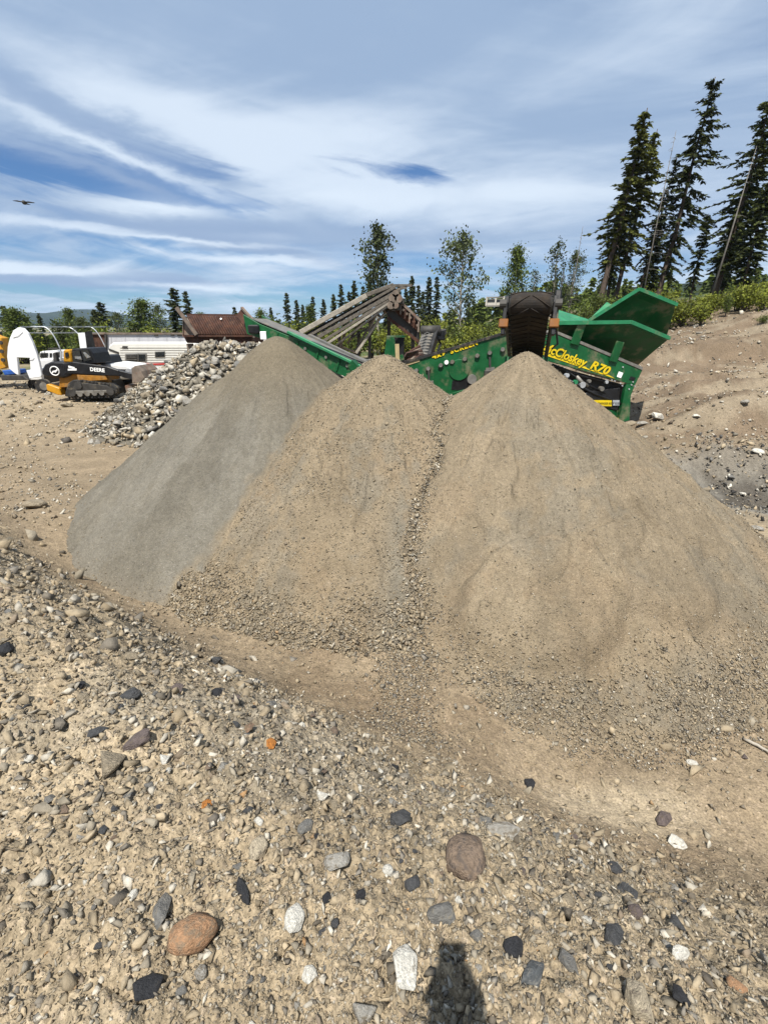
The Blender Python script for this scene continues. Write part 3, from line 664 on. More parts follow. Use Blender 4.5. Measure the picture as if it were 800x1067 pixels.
for i, a in enumerate(NAMED): put_stone(*a[:7], sd=i, sinkf=.08 if a[:2] == (422, 1010) else .30)
KINDS = [('tan', 24, 'dusty tan stone half buried in the foreground dirt', 'tan stones in the foreground dirt'),
         ('grey', 20, 'mid grey stone half buried in the foreground dirt', 'grey stones in the foreground dirt'),
         ('dark', 17, 'dark slate grey stone set in the foreground dirt', 'dark stones in the foreground dirt'),
         ('black', 9, 'small black stone set in the foreground dirt', 'black stones in the foreground dirt'),
         ('white', 13, 'small whitish stone set in the foreground dirt', 'white stones in the foreground dirt'),
         ('pale', 13, 'pale grey stone set in the foreground dirt', 'pale stones in the foreground dirt'),
         ('brown', 8, 'small brown stone set in the foreground dirt', 'brown stones in the foreground dirt'),
         ('mauve', 5, 'small mauve grey stone set in the foreground dirt', 'mauve stones in the foreground dirt')]
rr = random.Random(5); n = 0
while n < 205:
    a = math.radians(rr.uniform(-46, 46)); d = math.exp(rr.uniform(math.log(.72), math.log(4.2))); x, y = d*math.sin(a), d*math.cos(a)
    if y < .62: continue
    X, Yv = np.array([x]), np.array([y])
    if crest_s(X, Yv)[0] > .7 or any(hpile(k, X, Yv)[0] > hbase(X, Yv)[0]-.02 for k in PILES): continue
    R_ = (.0100*d+.0055)*math.exp(rr.gauss(0, .32))
    if any(math.hypot(x-q[0], y-q[1]) < (R_+q[2])*.9 for q in occ): continue
    occ.append((x, y, R_)); k = rr.choices(KINDS, [q[1] for q in KINDS])[0]; z = float(hfull(X, Yv)[0]); fl = rr.uniform(.45, .75)
    where_ = 'at the far left' if x < -.75*d**.9*.75-.12 else ('left of the phone shadow' if x < .02 else ('right of the phone shadow' if x < .5*d else 'at the far right')); where_ += ', near the rubble crest' if d > 2.1 else (', halfway up to the crest' if d > 1.25 else ', close to the bottom edge')
    stone((x, y, z+R_*fl*.25), (R_*rr.uniform(.75, 1.2), R_*rr.uniform(.7, 1.1), R_*fl), (rr.uniform(-.35, .35), rr.uniform(-.35, .35), rr.uniform(0, 6.3)), k[0], rr.choice(ANG if rr.random() < .93 else RND), k[2].replace(' half buried in the foreground dirt', '').replace(' set in the foreground dirt', '')+' '+where_, k[3]+' '+where_); n += 1
# boulders out on the yard and by the screener
YARD = [(38, 529, 24, 15, 'tan', 'tan boulder alone on the yard left of the grey pile'), (70, 424, 14, 9, 'tan', 'tan boulder on the yard in front of the tracked loader'),
        (684, 439, 17, 13, 'white', 'large whitish boulder beside the foot of the green screener'), (655, 443, 15, 8, 'tan', 'tan boulder left of the whitish boulder by the screener'),
        (668, 444, 14, 7, 'pale', 'pale flat boulder between the two others at the screener foot'), (676, 436, 9, 8, 'tan', 'small tan boulder leaning on the whitish boulder'),
        (789, 472, 12, 7, 'white', 'white boulder on the rim of the grey hollow at right'), (773, 517, 9, 6, 'white', 'white stone in the grey hollow at right'),
        (725, 436, 10, 6, 'white', 'white oblong stone on the brown mound at right'), (774, 425, 8, 6, 'pale', 'pale stone high on the brown mound at right'),
        (760, 500, 10, 7, 'grey', 'grey stone inside the dark hollow'), (765, 546, 8, 6, 'white', 'white stone at the right end of the hollow above the pile edge'),
        (788, 552, 14, 7, 'pale', 'flat pale stone at the right edge above the pile flank'), (735, 512, 9, 6, 'tan', 'tan stone at the left end of the hollow')]
for i, (px, py, w, h, kd, lb) in enumerate(YARD): put_stone(px, py, w, h, kd, i % 3 > 0, lb, sd=60+i, sinkf=.15)
# thin pale branch lying on the toe of the right pile
p = G(776, 766, .05); q_ = G(800, 778, .05)
tz = lambda v_: float(surf(np.array([v_.x]), np.array([v_.y]))[0])+.02
pts = [p.lerp(q_, k/5) for k in range(7)]
for k, v_ in enumerate(pts): v_.z = tz(v_)+.01*(k % 2)
tag(MB().tube(pts, [.009, .013, .014, .013, .012, .010, .006], 7).build('branch', WOODL, smooth=True), 'bleached white branch lying at the toe of the largest pile', 'branch')

# --- heap of rejected rocks in front of the rusty hopper
HX0, HX1, HY, HZ = -6.2, -4.4, 17.6, 2.62
def hheap(x, y):
    cx = np.clip(x, HX0, HX1); r = np.hypot(x-cx, y-HY)
    return HZ-.70*(np.sqrt(r*r+.2)-.45)+.10*fbm(x*1.1, y*1.1, 2)
heap = empty('rock_heap', (HX0, HY, 0), 'heap of broken grey rock rejects below the rusty hopper', 'rock heap')
nx = 70; gx = np.linspace(HX0-5, HX1+5, nx); gy = np.linspace(HY-5, HY+5, nx); X, Y_ = np.meshgrid(gx, gy, indexing='ij'); X = X.ravel(); Y_ = Y_.ravel()
Z = hheap(X, Y_)-.06; g = hbase(X, Y_)-.15; bel = Z < g; Z = np.maximum(Z, g); i = np.arange(nx-1)[:, None]; j = np.arange(nx-1)[None]
Q = np.stack([i*nx+j, (i+1)*nx+j, (i+1)*nx+j+1, i*nx+j+1], -1).reshape(-1, 4); Q = Q[~bel[Q].all(1)]
npmesh('core', np.stack([X-HX0, Y_-HY, Z], 1), Q, M_GROUND, heap, np.repeat(np.array([[.12, .108, .085]]), len(X), 0), True)
rgh = np.random.default_rng(77)
n = 12000; x = rgh.uniform(HX0-5.5, HX1+4.5, n); y = rgh.uniform(HY-5.5, HY+2.5, n); z = hheap(x, y); ok = z > hfull(x, y)-.05
coarse = ss(-.25, .25, (x-HX0+1.2)*.35-(z-1.4)*.20+.3*fbm(x*.9, y*.9, 2)); ok &= rgh.random(n) < 1-.35*coarse
x, y, z, cz = x[ok], y[ok], z[ok], coarse[ok]; sz = (.048+.045*cz)*np.exp(rgh.normal(size=len(x))*.35)
scatter('small_rocks', np.stack([x, y, z], 1), sz, (14, 42, 6, 1, 38, 8, 1, 0), heap, 9, .9, 40, -.1, flat=(1, .8, .65), loc=(HX0, HY, 0), dusty=.1)
n = 0; rr = random.Random(9); hp = []
while n < 190:
    x = rr.uniform(HX0-4.0, HX1+2.6); y = rr.uniform(HY-5, HY+.3); z = float(hheap(np.array([x]), np.array([y]))[0])
    if z < float(hbase(np.array([x]), np.array([y]))[0])-.1: continue
    right = (x-HX0+1.6)*.35+(1.5-z)*.30
    if rr.random() > .15+.85*max(0, min(1, right)): continue
    if float(hpile('grey', np.array([x]), np.array([y]))[0]) > z: continue
    R_ = .145*math.exp(rr.gauss(0, .30))
    if any(math.hypot(x-q[0], y-q[1]) < (R_+q[2])*.72 for q in hp): continue
    hp.append((x, y, R_)); kd = rr.choices(['pale', 'grey', 'tan', 'white'], [48, 22, 30, 3])[0]
    words = {'pale': 'pale grey', 'grey': 'mid grey', 'tan': 'tan', 'white': 'whitish'}[kd]+' '+('crest' if z > 1.9 else ('mid-slope' if z > .9 else 'foot'))
    stone((x, y, z+R_*.35), (R_*rr.uniform(.9, 1.35), R_*rr.uniform(.8, 1.1), R_*rr.uniform(.6, .85)), (rr.uniform(-.5, .5), rr.uniform(-.5, .5), rr.uniform(0, 6.3)), kd, rr.choice(ANG+ANG+RND[:3]),
          {'crest': 'broken rock high up on the reject heap, beside the rusty hopper', 'mid-slope': 'broken rock halfway down the slope of the reject heap', 'foot': 'broken rock at the foot of the reject heap'}[words.split()[-1]].replace('broken', words.rsplit(' ', 1)[0]+' broken'), words+' rocks of the reject heap', 'rock', 'rock'); n += 1

# ------------------------------------------------------------------ green mobile screener
def base_at(x, y): return (x, y, float(hbase(np.array([x]), np.array([y]))[0]))
sc = empty('screening_machine', base_at(6.0, 14.3), 'green mobile gravel screener with winged hopper standing behind the largest pile', 'screener')
def plane(Y0, px0, k):      # vertical plane through the machine, Y grows with px
    return lambda px, py, off=0.0: W(px, py, Y0+k*(px-px0)+off)
def poly(pl_, pts, off=0.0): return [pl_(a, c, off) for a, c in pts]
B = plane(14.6, 600, .006)      # near side of the screener
nb = (B(660, 390)-B(570, 360)); nb.z = 0; nb.normalize(); NOR = Vector((-nb.y, nb.x, 0))     # points away from the camera
def slab(pts, th, off=0.0): return MB().prism(poly(B, pts, off), NOR*th)
# feeder side panel and the end post
sp = slab([(566, 350), (577, 347), (669, 386), (661, 402), (652, 399), (563, 374)], .12).build('side_panel', GREEN, sc, .008)
slab([(652.5, 399.5), (661, 402.5), (657, 412), (655.5, 438), (644, 441), (650, 411)], .13).build('end_post', GREEN, sc, .008)
MB().prism(poly(B, [(566, 346.5), (577, 343.5), (669.5, 382.5), (669, 385.8), (577, 346.8), (566, 349.7)], -.02), NOR*.22).build('side_rail', STEEL, sc, .006)
# yellow swoosh with the lettering
d1 = B(640, 391, -.02)-B(565, 362, -.02)
MB().prism(poly(B, [(563.2, 365.6), (610, 382.3), (612, 384), (634, 390.8), (640.5, 394.5), (563, 368.6)], -.012), NOR*.01).build('stripe', YEL, sp)
upv = NOR.cross(d1).normalized(); upv = upv if upv.z > 0 else -upv
text('lettering', 'McCloskey', B(564.5, 365.2, -.03), d1, upv, .33, YEL, sp, .22, .008, .003, 1.0, (B(609, 382.5)-B(564.5, 366)).length)
text('lettering', 'R70', B(613.5, 383.4, -.03), d1, upv, .33, YEL, sp, .22, .010, .003, 1.0, (B(633, 391)-B(613.5, 384)).length)
MB().prism(poly(B, [(644.5, 387), (649, 388.6), (646.5, 394), (642.3, 392.5)], -.012), NOR*.01).build('label_plate', DECAL, sp)
MB().prism(poly(B, [(657, 392), (662, 393.6), (660, 397), (655, 395.5)], -.012), NOR*.01).build('hole_shade', BLACK, sp)  # black plate stands in for the shade inside an access hole
for a, c in ((646, 399.5), (648, 402), (657.5, 401), (659, 398), (661, 402.5), (655, 405.5), (648.5, 382.5), (637, 396), (640, 397)):
    MB().disc(B(a, c, -.012), NOR, .022, .03, 8).build('bolt', GALV, sp)
# hopper: near wing, far wing raised, back plate, floor and struts
def quad_plate(name, pts, m, th=.06, parent=sc, bev=.006):
    P = [W(*q) for q in pts]; n = (P[1]-P[0]).cross(P[2]-P[0]).normalized()
    if n.y < 0: n = -n
    return MB().prism(P, n*th).build(name, m, parent, bev)
hp_ = quad_plate('hopper_side', [(580, 337, 14.5), (655, 336.5, 14.7), (695.5, 353, 15.15), (664.5, 380.5, 16.3), (583, 350.5, 15.1)], GREEN)
MB().bar(W(579, 336.5, 14.45), W(655.5, 335.5, 14.65), .16, .10).build('rim', GREEN2, hp_)
MB().bar(W(655.5, 335.5, 14.65), W(696, 352.5, 15.10), .16, .10).build('rim', GREEN2, hp_)
fw = quad_plate('hopper_wing', [(613, 335, 16.95), (664.5, 302.5, 16.5), (703.5, 318, 16.75), (694.5, 349.5, 17.75), (660, 346, 17.6)], GREEN)
MB().bar(W(613, 334, 16.9), W(665, 301.5, 16.45), .16, .10).build('rim', GREEN2, fw)
MB().bar(W(665, 301.5, 16.45), W(704, 317.5, 16.7), .16, .10).build('rim', GREEN2, fw)
quad_plate('hopper_end', [(582, 323, 17.6), (614, 333, 17.2), (610, 338, 16.6), (581, 337, 15.2)], GREEN2, .05)
quad_plate('hopper_flap', [(614, 332, 17.9), (632, 314.5, 18.3), (639, 318.5, 18.1), (616, 334, 17.7)], GREEN2, .05)
quad_plate('hopper_floor', [(583, 350, 15.2), (664, 380, 16.3), (672, 372, 17.4), (600, 345, 17.2)], DSTEEL, .05)
quad_plate('hopper_tail', [(664, 380, 16.4), (696, 353.5, 15.25), (695, 350, 17.7), (674, 371, 17.4)], GREEN, .05)
for a, c, e, f in ((598, 353, 606, 337), (638, 371, 646, 356)):
    MB().bar(B(a, c+6, -.05), B(e, f, -.12), .26, .05, NOR).build('strut', GREEN, sc, .01)
# engine bay under the panel
slab([(566, 378), (650, 401), (644, 438), (598, 420), (566, 395)], .9, .35).build('engine_bay', DSTEEL, sc)
slab([(612, 408), (646, 404), (643, 428), (600, 418)], .3, .10).build('engine_cover', BLACK, sc, .02)
for (a, c, e, f, r_) in ((570, 372, 645, 397, .05), (575, 380, 640, 400, .035), (585, 383, 630, 410, .03), (600, 392, 612, 402, .06), (592, 396, 646, 421, .04)):
    MB().tube([B(a, c, .12), B((a+e)/2, (c+f)/2+2, .10), B(e, f, .12)], r_, 7).build('hose', BLACK if r_ < .045 else STEEL, sc, smooth=True)
for a, c, r_, m_ in ((606, 401, .09, GALV), (599, 398, .06, GREEN2), (613, 397, .05, STEEL), (626, 405, .07, STEEL), (590, 391, .06, GALV), (631, 398, .05, GALV)):
    MB().disc(B(a, c, .08), NOR, r_, .12, 12).build('valve', m_, sc)
wl = MB().prism(poly(B, [(618.5, 417), (637, 417.2), (637, 423.3), (622, 423)], .06), NOR*.02).build('warning_plate', YEL, sc)
text('lettering', 'DANGER KEEP CLEAR', B(622.5, 421.2, .045), B(637, 421, .04)-B(622, 421, .04), (0, 0, 1), .085, BLACK, wl, 0, 0, .002)
MB().prism(poly(B, [(638, 417), (645, 417), (645, 422.5), (638, 422.5)], .06), NOR*.02).build('label_plate', GALV, sc)
MB().prism(poly(B, [(633, 434), (644, 435.5), (643, 437.5), (633, 436)], -.01), NOR*.02).build('reflector', YEL, sc)
# crawler track under the bay, mostly behind the pile
slab([(575, 408), (640, 425), (652, 440), (640, 447), (575, 428)], .5, .25).build('crawler', BLACK, sc, .03)
slab([(575, 408), (640, 425), (652, 440), (640, 447), (575, 428)], .5, 2.2).build('crawler', BLACK, sc, .03)
# screen box
D = plane(13.0, 470, -.004)
dd = D(530, 347)-D(425, 383); nd = Vector((dd.x, dd.y, 0)).normalized(); ND = Vector((-nd.y, nd.x, 0))
def dpoly(pts, off=0.0): return [D(a, c, off) for a, c in pts]
sb = MB().prism(dpoly([(417, 379.5), (527, 348), (538, 352), (538, 372), (499, 402), (459, 413.5), (440, 404)]), ND*1.3).build('screen_box', GREEN, sc, .01)
MB().prism(dpoly([(414, 378.5), (527, 345.5), (527, 348.3), (417, 380.5)], -.03), ND*.2).build('top_seal', RUBBER, sb)
MB().prism(dpoly([(417, 381), (437, 374.5), (437, 376.8), (419, 382.5)], -.015), ND*.02).build('rail', PALEWOOD, sb)
ud = ND.cross(dd).normalized(); ud = ud if ud.z > 0 else -ud
text('lettering', '4x9', D(450.8, 374.0, -.02), dd, ud, .155, YEL, sb, .0, .007, .004, 1.2, (D(464.5, 370)-D(450.8, 374)).length)
text('lettering', 'SCREEN', D(469.5, 368.6, -.02), dd, ud, .155, YEL, sb, .0, .007, .004, 1.25, (D(498, 360.5)-D(469.5, 368.6)).length)
MB().disc(D(478, 385.5, -.01), ND, .265, .05, 28).build('bearing_cover', GREEN, sb, .01)
MB().prism(dpoly([(471, 397), (487, 394), (499, 402), (484, 407), (470, 406)], -.01), ND*.05).build('opening_shade', BLACK, sb)  # no cut-out: black plate gives the dark inside of the guard opening
for k, (a, c) in enumerate([(433.5, 386), (446, 384), (459, 380.5), (471, 377), (484, 374), (497, 370.5), (510, 367.5), (523.5, 364)]):
    MB().disc(D(a, c, -.03), ND, .05, .07, 10).build('spring_bolt', STEEL, sb)
    MB().bar(D(a-2.5, c+1.6, -.03), D(a+2.5, c-.6, -.03), .05, .04).build('clamp', DSTEEL, sb)
for a, c in ((446.5, 391), (510, 377)):
    MB().bar(D(a, c-5, -.04), D(a+.3, c+8, -.04), .05).build('hanger', DSTEEL, sb); MB().bar(D(a-4, c+8, -.05), D(a+5, c+7, -.05), .09, .07).build('bracket', STEEL, sb)
MB().disc(D(491.5, 395, -.03), ND, .12, .1, 14).build('vibrator', STEEL, sb); MB().box(D(510, 389, -.05), (.28, .14, .16)).build('motor', DSTEEL, sb, .02)
MB().disc(D(465, 377.5, -.02), ND, .055, .03, 12).build('decal', DECAL, sb)
MB().prism(dpoly([(459, 413), (499, 401.5), (497, 408), (478, 413), (462, 416)], -.08), ND*1.0).build('collecting_chute', GREEN, sc, .01)
# main frame linking box, feeder and rear posts
MB().bar(W(470, 420, 13.6), W(640, 432, 15.2), .35, .3).build('main_beam', GREEN, sc)
MB().prism([W(403, 350, 12.9), W(410.5, 350, 12.9), W(415, 379, 12.9), W(398.5, 384, 12.9)], (0, .25, 0)).build('upright', GREEN, sc, .01)
MB().prism([W(410.8, 350.5, 13.1), W(421, 352, 13.1), W(421, 380, 13.1), W(415, 381, 13.1)], (.0, .4, 0)).build('upright_cover', BLACK, sc)
MB().bar(W(410, 350.5, 12.95), W(421, 350.5, 13.1), .1, .05).build('bracket', GREEN, sc)
MB().bar(W(413.5, 358.5, 12.7), W(414.3, 379, 12.7), .10).build('marker_post', PALEWOOD, sc)
for k in range(5):
    MB().tube([W(417+k*3.4, 378-k*.6, 13.9), W(428+k*2.4, 366+k, 14.6), W(437+k, 361+k*2.4, 15.0)], .045, 6).build('rod', RUSTL if k % 2 else RUST, sc)
MB().prism([W(417, 379, 13.8), W(436, 372, 14.4), W(436, 365, 14.4), (W(424, 368, 13.9))], (0, .5, .0)).build('linkage_plate', RUST, sc)
# far side fines conveyor, the grey belt seen over the screen box
fc = MB().prism([W(430.5, 375.5, 16.2), W(440, 346, 16.8), W(452, 345, 16.8), W(444.5, 373.5, 16.2)], (.02, .12, .03)).build('far_belt', GREYBELT, sc)
for k in range(8):
    f = (k+.6)/8.6; a = W(431.5+9*f, 375-28.5*f, 16.15+.55*f); c = W(443.5+7.5*f, 373-27*f, 16.15+.55*f); mid = (a+c)/2+Vector((0, -.01, .10))
    MB().bar(a, mid, .035, .03).build('cleat', GREYBELT, fc); MB().bar(mid, c, .035, .03).build('cleat', GREYBELT, fc)
MB().bar(W(446, 374, 16.3), W(455, 345, 16.9), .16, .22).build('belt_frame', BLACK, sc)
MB().tube([W(439, 345, 16.85), W(458, 344.5, 16.95)], .17, 12).build('far_drum', DSTEEL, sc, smooth=True)
MB().box(W(458, 349, 17), (.35, .3, .34)).build('motor', BLACK, sc, .04); MB().box(W(461.5, 346, 17), (.2, .25, .2)).build('gearbox', DSTEEL, sc, .03)
MB().tube([W(455, 352, 17), W(459, 358, 17), W(456, 366, 16.8)], .04, 6).build('hose', BLACK, sc)

# --- main stockpile conveyor: head right above the largest pile, running back down to the machine
hd = W(552.5, 317, 7.95); tl = Vector((4.05, 14.0, 1.35)); ax_ = (tl-hd).normalized(); side = Vector((ax_.y, -ax_.x, 0)).normalized(); side = -side if side.x < 0 else side; nrm = side.cross(ax_).normalized(); nrm = nrm if nrm.z > 0 else -nrm
cv = tag(bpy.data.objects.new('stockpile_conveyor', None), 'black head of the chevron belt conveyor, hanging over the tip of the largest pile', 'conveyor'); link(cv); cv.location = tl-Vector((0, 0, 1.0))
RD = .165; hw = .285
def belt_strip(u0, u1, nsg):       # belt from the upper run round the head drum to the lower run: profile points in (along, normal)
    prof = [(2.6, RD)]+[(0.0+math.cos(math.pi/2+t)*RD, math.sin(math.pi/2+t)*RD) for t in np.linspace(0, math.pi, 15)]+[(6.2, -RD)]
    return [hd+ax_*a+nrm*c for a, c in prof]
prof = belt_strip(0, 0, 0); bm_ = MB(); V = []; th = .018
for p_ in prof: V += [p_-side*hw, p_+side*hw]
inn = []
for q_, p_ in enumerate(prof):
    c0 = hd if q_ not in (0, len(prof)-1) else None
    t_ = (prof[min(q_+1, len(prof)-1)]-prof[max(q_-1, 0)]).normalized(); nn = side.cross(t_).normalized(); inn.append(nn)
V2 = []
for q_, p_ in enumerate(prof):
    dv = (p_-(hd+ax_*(p_-hd).dot(ax_))) if q_ in (0, len(prof)-1) else (p_-hd)
    dv.normalize(); V2 += [p_-side*hw-dv*th, p_+side*hw-dv*th]
n2_ = len(V); Fq = [(2*q_, 2*q_+1, 2*q_+3, 2*q_+2) for q_ in range(len(prof)-1)]+[(n2_+2*q_, n2_+2*q_+2, n2_+2*q_+3, n2_+2*q_+1) for q_ in range(len(prof)-1)]
Fq += [(2*q_, 2*q_+2, n2_+2*q_+2, n2_+2*q_) for q_ in range(len(prof)-1)]+[(2*q_+1, n2_+2*q_+1, n2_+2*q_+3, 2*q_+3) for q_ in range(len(prof)-1)]
belt = bm_._add(V+V2, Fq).build('belt', BELT, cv)
def belt_pt(s_, w_):       # s_ metres along the belt surface from the top of the drum, downwards and back
    L = math.pi*RD
    if s_ < 0: c = hd+ax_*(-s_)+nrm*RD; n_ = nrm
    elif s_ < L:
        t_ = s_/RD; n_ = ax_*math.cos(math.pi/2+t_)+nrm*math.sin(math.pi/2+t_); c = hd+n_*RD
    else: c = hd+ax_*(s_-L)-nrm*RD; n_ = -nrm
    return c+side*w_, n_
for k in range(-3, 16):          # chevron cleats, arms spreading
    for sg in (-1, 1):
        pts = []
        for q_ in range(6):
            f = q_/5; pt, n_ = belt_pt(.19*k+.19*f, sg*(.02+.30*f)); pts.append(pt+n_*.006)
        MB().tube(pts, .008, 5).build('cleat', BELT, belt, smooth=True)
MB().tube([hd-side*(hw+.03), hd+side*(hw+.03)], RD-.022, 20).build('head_drum', DSTEEL, cv, smooth=True)
for sg in (-1, 1):
    e0 = hd+side*sg*(hw+.07)-ax_*.03; e1 = tl+side*sg*(hw+.07)
    MB().bar(e0, e1, .06, .24, nrm).build('side_frame', BLACK, cv, .008)
    MB().disc(hd+side*sg*(hw+.12), side, .075, .10, 14).build('bearing', DSTEEL, cv)
    MB().box(hd+side*sg*(hw+.085)-ax_*.04-nrm*.30, (.14, .05, .13), Matrix((side, ax_, nrm)).transposed()).build('guard', AMBER, cv, .01)
    MB().bar(hd+side*sg*(hw+.075)+nrm*.02, hd+side*sg*(hw+.085)+nrm*-.46+ax_*.02, .06, .09).build('drum_plate', BLACK, cv, .008)
MB().box(hd+side*(hw+.10)+nrm*.12+ax_*.15, (.10, .3, .20), Matrix((side, ax_, nrm)).transposed()).build('motor', BLACK, cv, .02)
MB().tube([hd+side*(hw+.13)+nrm*.2, hd+side*(hw+.14)+nrm*.48], .008, 6).build('aerial', BLACK, cv)
MB().tube([hd+side*(hw+.08)+nrm*-.15, hd+side*(hw+.18)+nrm*-.5+ax_*.3, hd+side*(hw+.13)+nrm*-.3+ax_*1.2], .016, 6).build('hose', BLACK, cv)
lf = hd-side*(hw+.24)+nrm*-.02
for dz_ in (0, .13): MB().bar(lf+nrm*dz_-side*.14, lf+nrm*dz_+side*.12, .03, .02).build('bracket', STEEL, cv)
for dx_ in (-.14, .0, .12): MB().bar(lf+side*dx_, lf+side*dx_+nrm*.14, .025, .02).build('bracket', STEEL, cv)
MB().box(lf+nrm*.065+ax_*.05, (.26, .02, .11), Matrix((side, ax_, nrm)).transposed()).build('mesh_panel', STEEL, cv)
MB().bar(lf-nrm*.02+side*.12, hd-side*(hw+.08)-nrm*.02, .03, .05).build('bracket', DSTEEL, cv)
for k in range(5):
    MB().tube([hd+ax_*(.9+k*1.1)-side*hw-nrm*.05, hd+ax_*(.9+k*1.1)+side*hw-nrm*.05], .05, 8).build('roller', DSTEEL, cv)
MB().box(hd+ax_*3.2-nrm*.45, (.75, 3.6, .12), Matrix((side, ax_, nrm)).transposed()).build('support_arm', GREEN, cv)
# --- side conveyor to the left, over the shoulder of the grey pile
s0 = W(266, 338, 14.2); s1 = W(436, 408, 12.6)
sv = empty('side_conveyor', base_at(.2, 13), 'long green side conveyor rising to the left behind the grey pile tip', 'conveyor')
dv = (s1-s0).normalized(); sn = Vector((dv.y, -dv.x, 0)).normalized(); sn = sn if sn.y < 0 else -sn; up_ = dv.cross(sn).normalized(); up_ = up_ if up_.z > 0 else -up_
def fr(a, c, e): return s0+dv*a+sn*c+up_*e
Ls = (s1-s0).length
for sg in (1, -1):
    MB().prism([fr(.42, .42*sg, .15), fr(Ls, .42*sg, .15), fr(Ls, .42*sg, -.22), fr(1.4, .42*sg, -.30), fr(.55, .42*sg, -.12)], sn*.05).build('side_frame', GREEN, sv, .006)
MB().prism([fr(-.12, .46, .22), fr(.6, .46, .12), fr(.62, .46, -.18), fr(.1, .46, -.22)], sn*-.06).build('head_plate', GREEN, sv, .006)
MB().prism([fr(-.12, -.46, .22), fr(.6, -.46, .12), fr(.62, -.46, -.18), fr(.1, -.46, -.22)], sn*.06).build('head_plate', GREEN, sv, .006)
MB().tube([fr(.1, -.44, .02), fr(.1, .44, .02)], .15, 14).build('head_drum', BLACK, sv, smooth=True)
MB().box(fr(.32, .53, -.02), (.30, .10, .22)).build('motor', BLACK, sv, .03); MB().box(fr(.62, .50, -.08), (.16, .08, .2)).build('junction_box', DECAL, sv, .01)
MB().prism([fr(.1, .36, .17), fr(Ls, .36, .17), fr(Ls, -.36, .17), fr(.1, -.36, .17)], up_*.02).build('belt', GREYBELT, sv)
MB().bar(fr(1.3, .52, .25), fr(Ls*.86, .52, .10), .10, .07).build('skirt_rail', GREEN2, sv, .01)
MB().bar(fr(1.8, .30, .34), fr(Ls*.8, .30, .22), .14, .05).build('skirt', GREYBELT, sv)
for k in range(7):
    MB().bar(fr(1.0+k*.62, .47, .13), fr(1.0+k*.62, .47, -.2), .05, .04).build('rib', GREEN, sv)
    MB().disc(fr(1.25+k*.62, .48, .02), sn, .04, .05, 8).build('roller_end', STEEL, sv)
MB().bar(fr(2.6, .5, -.28), fr(Ls, .5, -.55), .12, .1).build('lift_ram', BLACK, sv)
MB().bar(W(378, 385, 12.5), W(420, 372, 12.8), .10, .12).build('cross_beam', GREEN, sv)
MB().bar(W(366, 378, 12.6), W(378, 391, 12.5), .22, .20).build('hinge', GREEN, sv)
MB().prism([W(372, 376, 12.9), W(415, 371, 12.9), W(415, 374, 12.9), W(375, 381, 12.9)], (0, .2, 0)).build('tie_plate', GREYBELT, sv)

# ------------------------------------------------------------------ old crushing plant behind
oc = empty('old_conveyor', base_at(-.5, 27), 'old weathered timber and steel conveyor slanting up behind the middle pile', 'conveyor')
Yo = 27.0
def O(px, py, off=0): return W(px, py, Yo+off)
MB().bar(O(313, 346.5), O(382, 308), .34, .24).build('rail', WOODL, oc, .02)
MB().bar(O(382, 307.5), O(410, 297), .3, .2).build('rail', WOOD, oc, .02)
MB().bar(O(318, 349, .6), O(409, 299.5, .6), .7, .10).build('belt', BLACK, oc)
for (a, c, e, f, w_, m_) in ((320, 351, 412, 299, .12, WOOD), (331, 351.5, 417, 302, .18, WOOD), (336, 356, 414, 307, .14, WOOD), (341, 358, 412, 311, .12, WOODL), (350, 360, 405, 318, .10, DSTEEL)):
    MB().bar(O(a, c, -.1), O(e, f, -.1), w_, w_).build('beam', m_, oc, .012)
MB().bar(O(320, 350, 1.1), O(412, 300, 1.1), .16, .3).build('beam', DSTEEL, oc)
for k in range(9):
    f = .04+k/9; a = O(321+90*f, 350-51*f, -.05); MB().bar(a, a+Vector((0, 0, -.38)), .10, .08).build('post', WOOD, oc)
    MB().tube([a+Vector((.1, 0, -.08)), a+Vector((.1, 1.0, -.08))], .08, 8).build('roller', DSTEEL, oc)
MB().bar(O(407, 297.5), O(429, 297.5), .14, .12).build('cap_beam', WOOD, oc); MB().bar(O(409, 303), O(424, 299), .14, .12).build('beam', WOOD, oc)
for (a, c, e, f, w_, m_) in ((371, 368, 395, 333, .16, WOODL), (395, 333, 402, 325, .13, WOODL), (356, 361, 372, 368, .12, RUSTL), (389, 332, 371, 365, .12, WOOD), (345, 361, 365, 374, .14, WOOD), (383, 334, 389, 344, .1, WOOD), (369, 341, 389, 344, .1, WOOD),
                             (392, 328, 384, 346, .12, WOODL), (376, 336, 362, 358, .1, RUSTL), (360, 345, 350, 375, .14, RUSTL), (366, 352, 392, 337, .1, DSTEEL), (352, 352, 362, 380, .12, RUSTL), (340, 360, 350, 385, .14, DSTEEL), (396, 330, 388, 322, .12, RUSTL), (402, 326, 396, 316, .12, RUSTL)):
    MB().bar(O(a, c, .2), O(e, f, .4), w_, w_*.8).build('brace', m_, oc, .01)
for a, c in ((352, 385), (384, 385), (372, 385)):
    MB().bar(O(a, c+14, .9), O(a+2, 345 if a < 380 else 330, .9), .16).build('leg', DSTEEL, oc)
for a, c, s_ in ((409, 311, .3), (412, 306, .25), (415, 311, .3), (407, 318, .28), (412, 318, .24)):
    MB().disc(O(a, c, -.15), (0, 1, 0), s_*.7, .2, 10).build('pulley', RUSTL, oc)
    MB().box(O(a+3, c+3, .1), (s_, .3, s_)).build('bearing_block', DSTEEL, oc, .03)
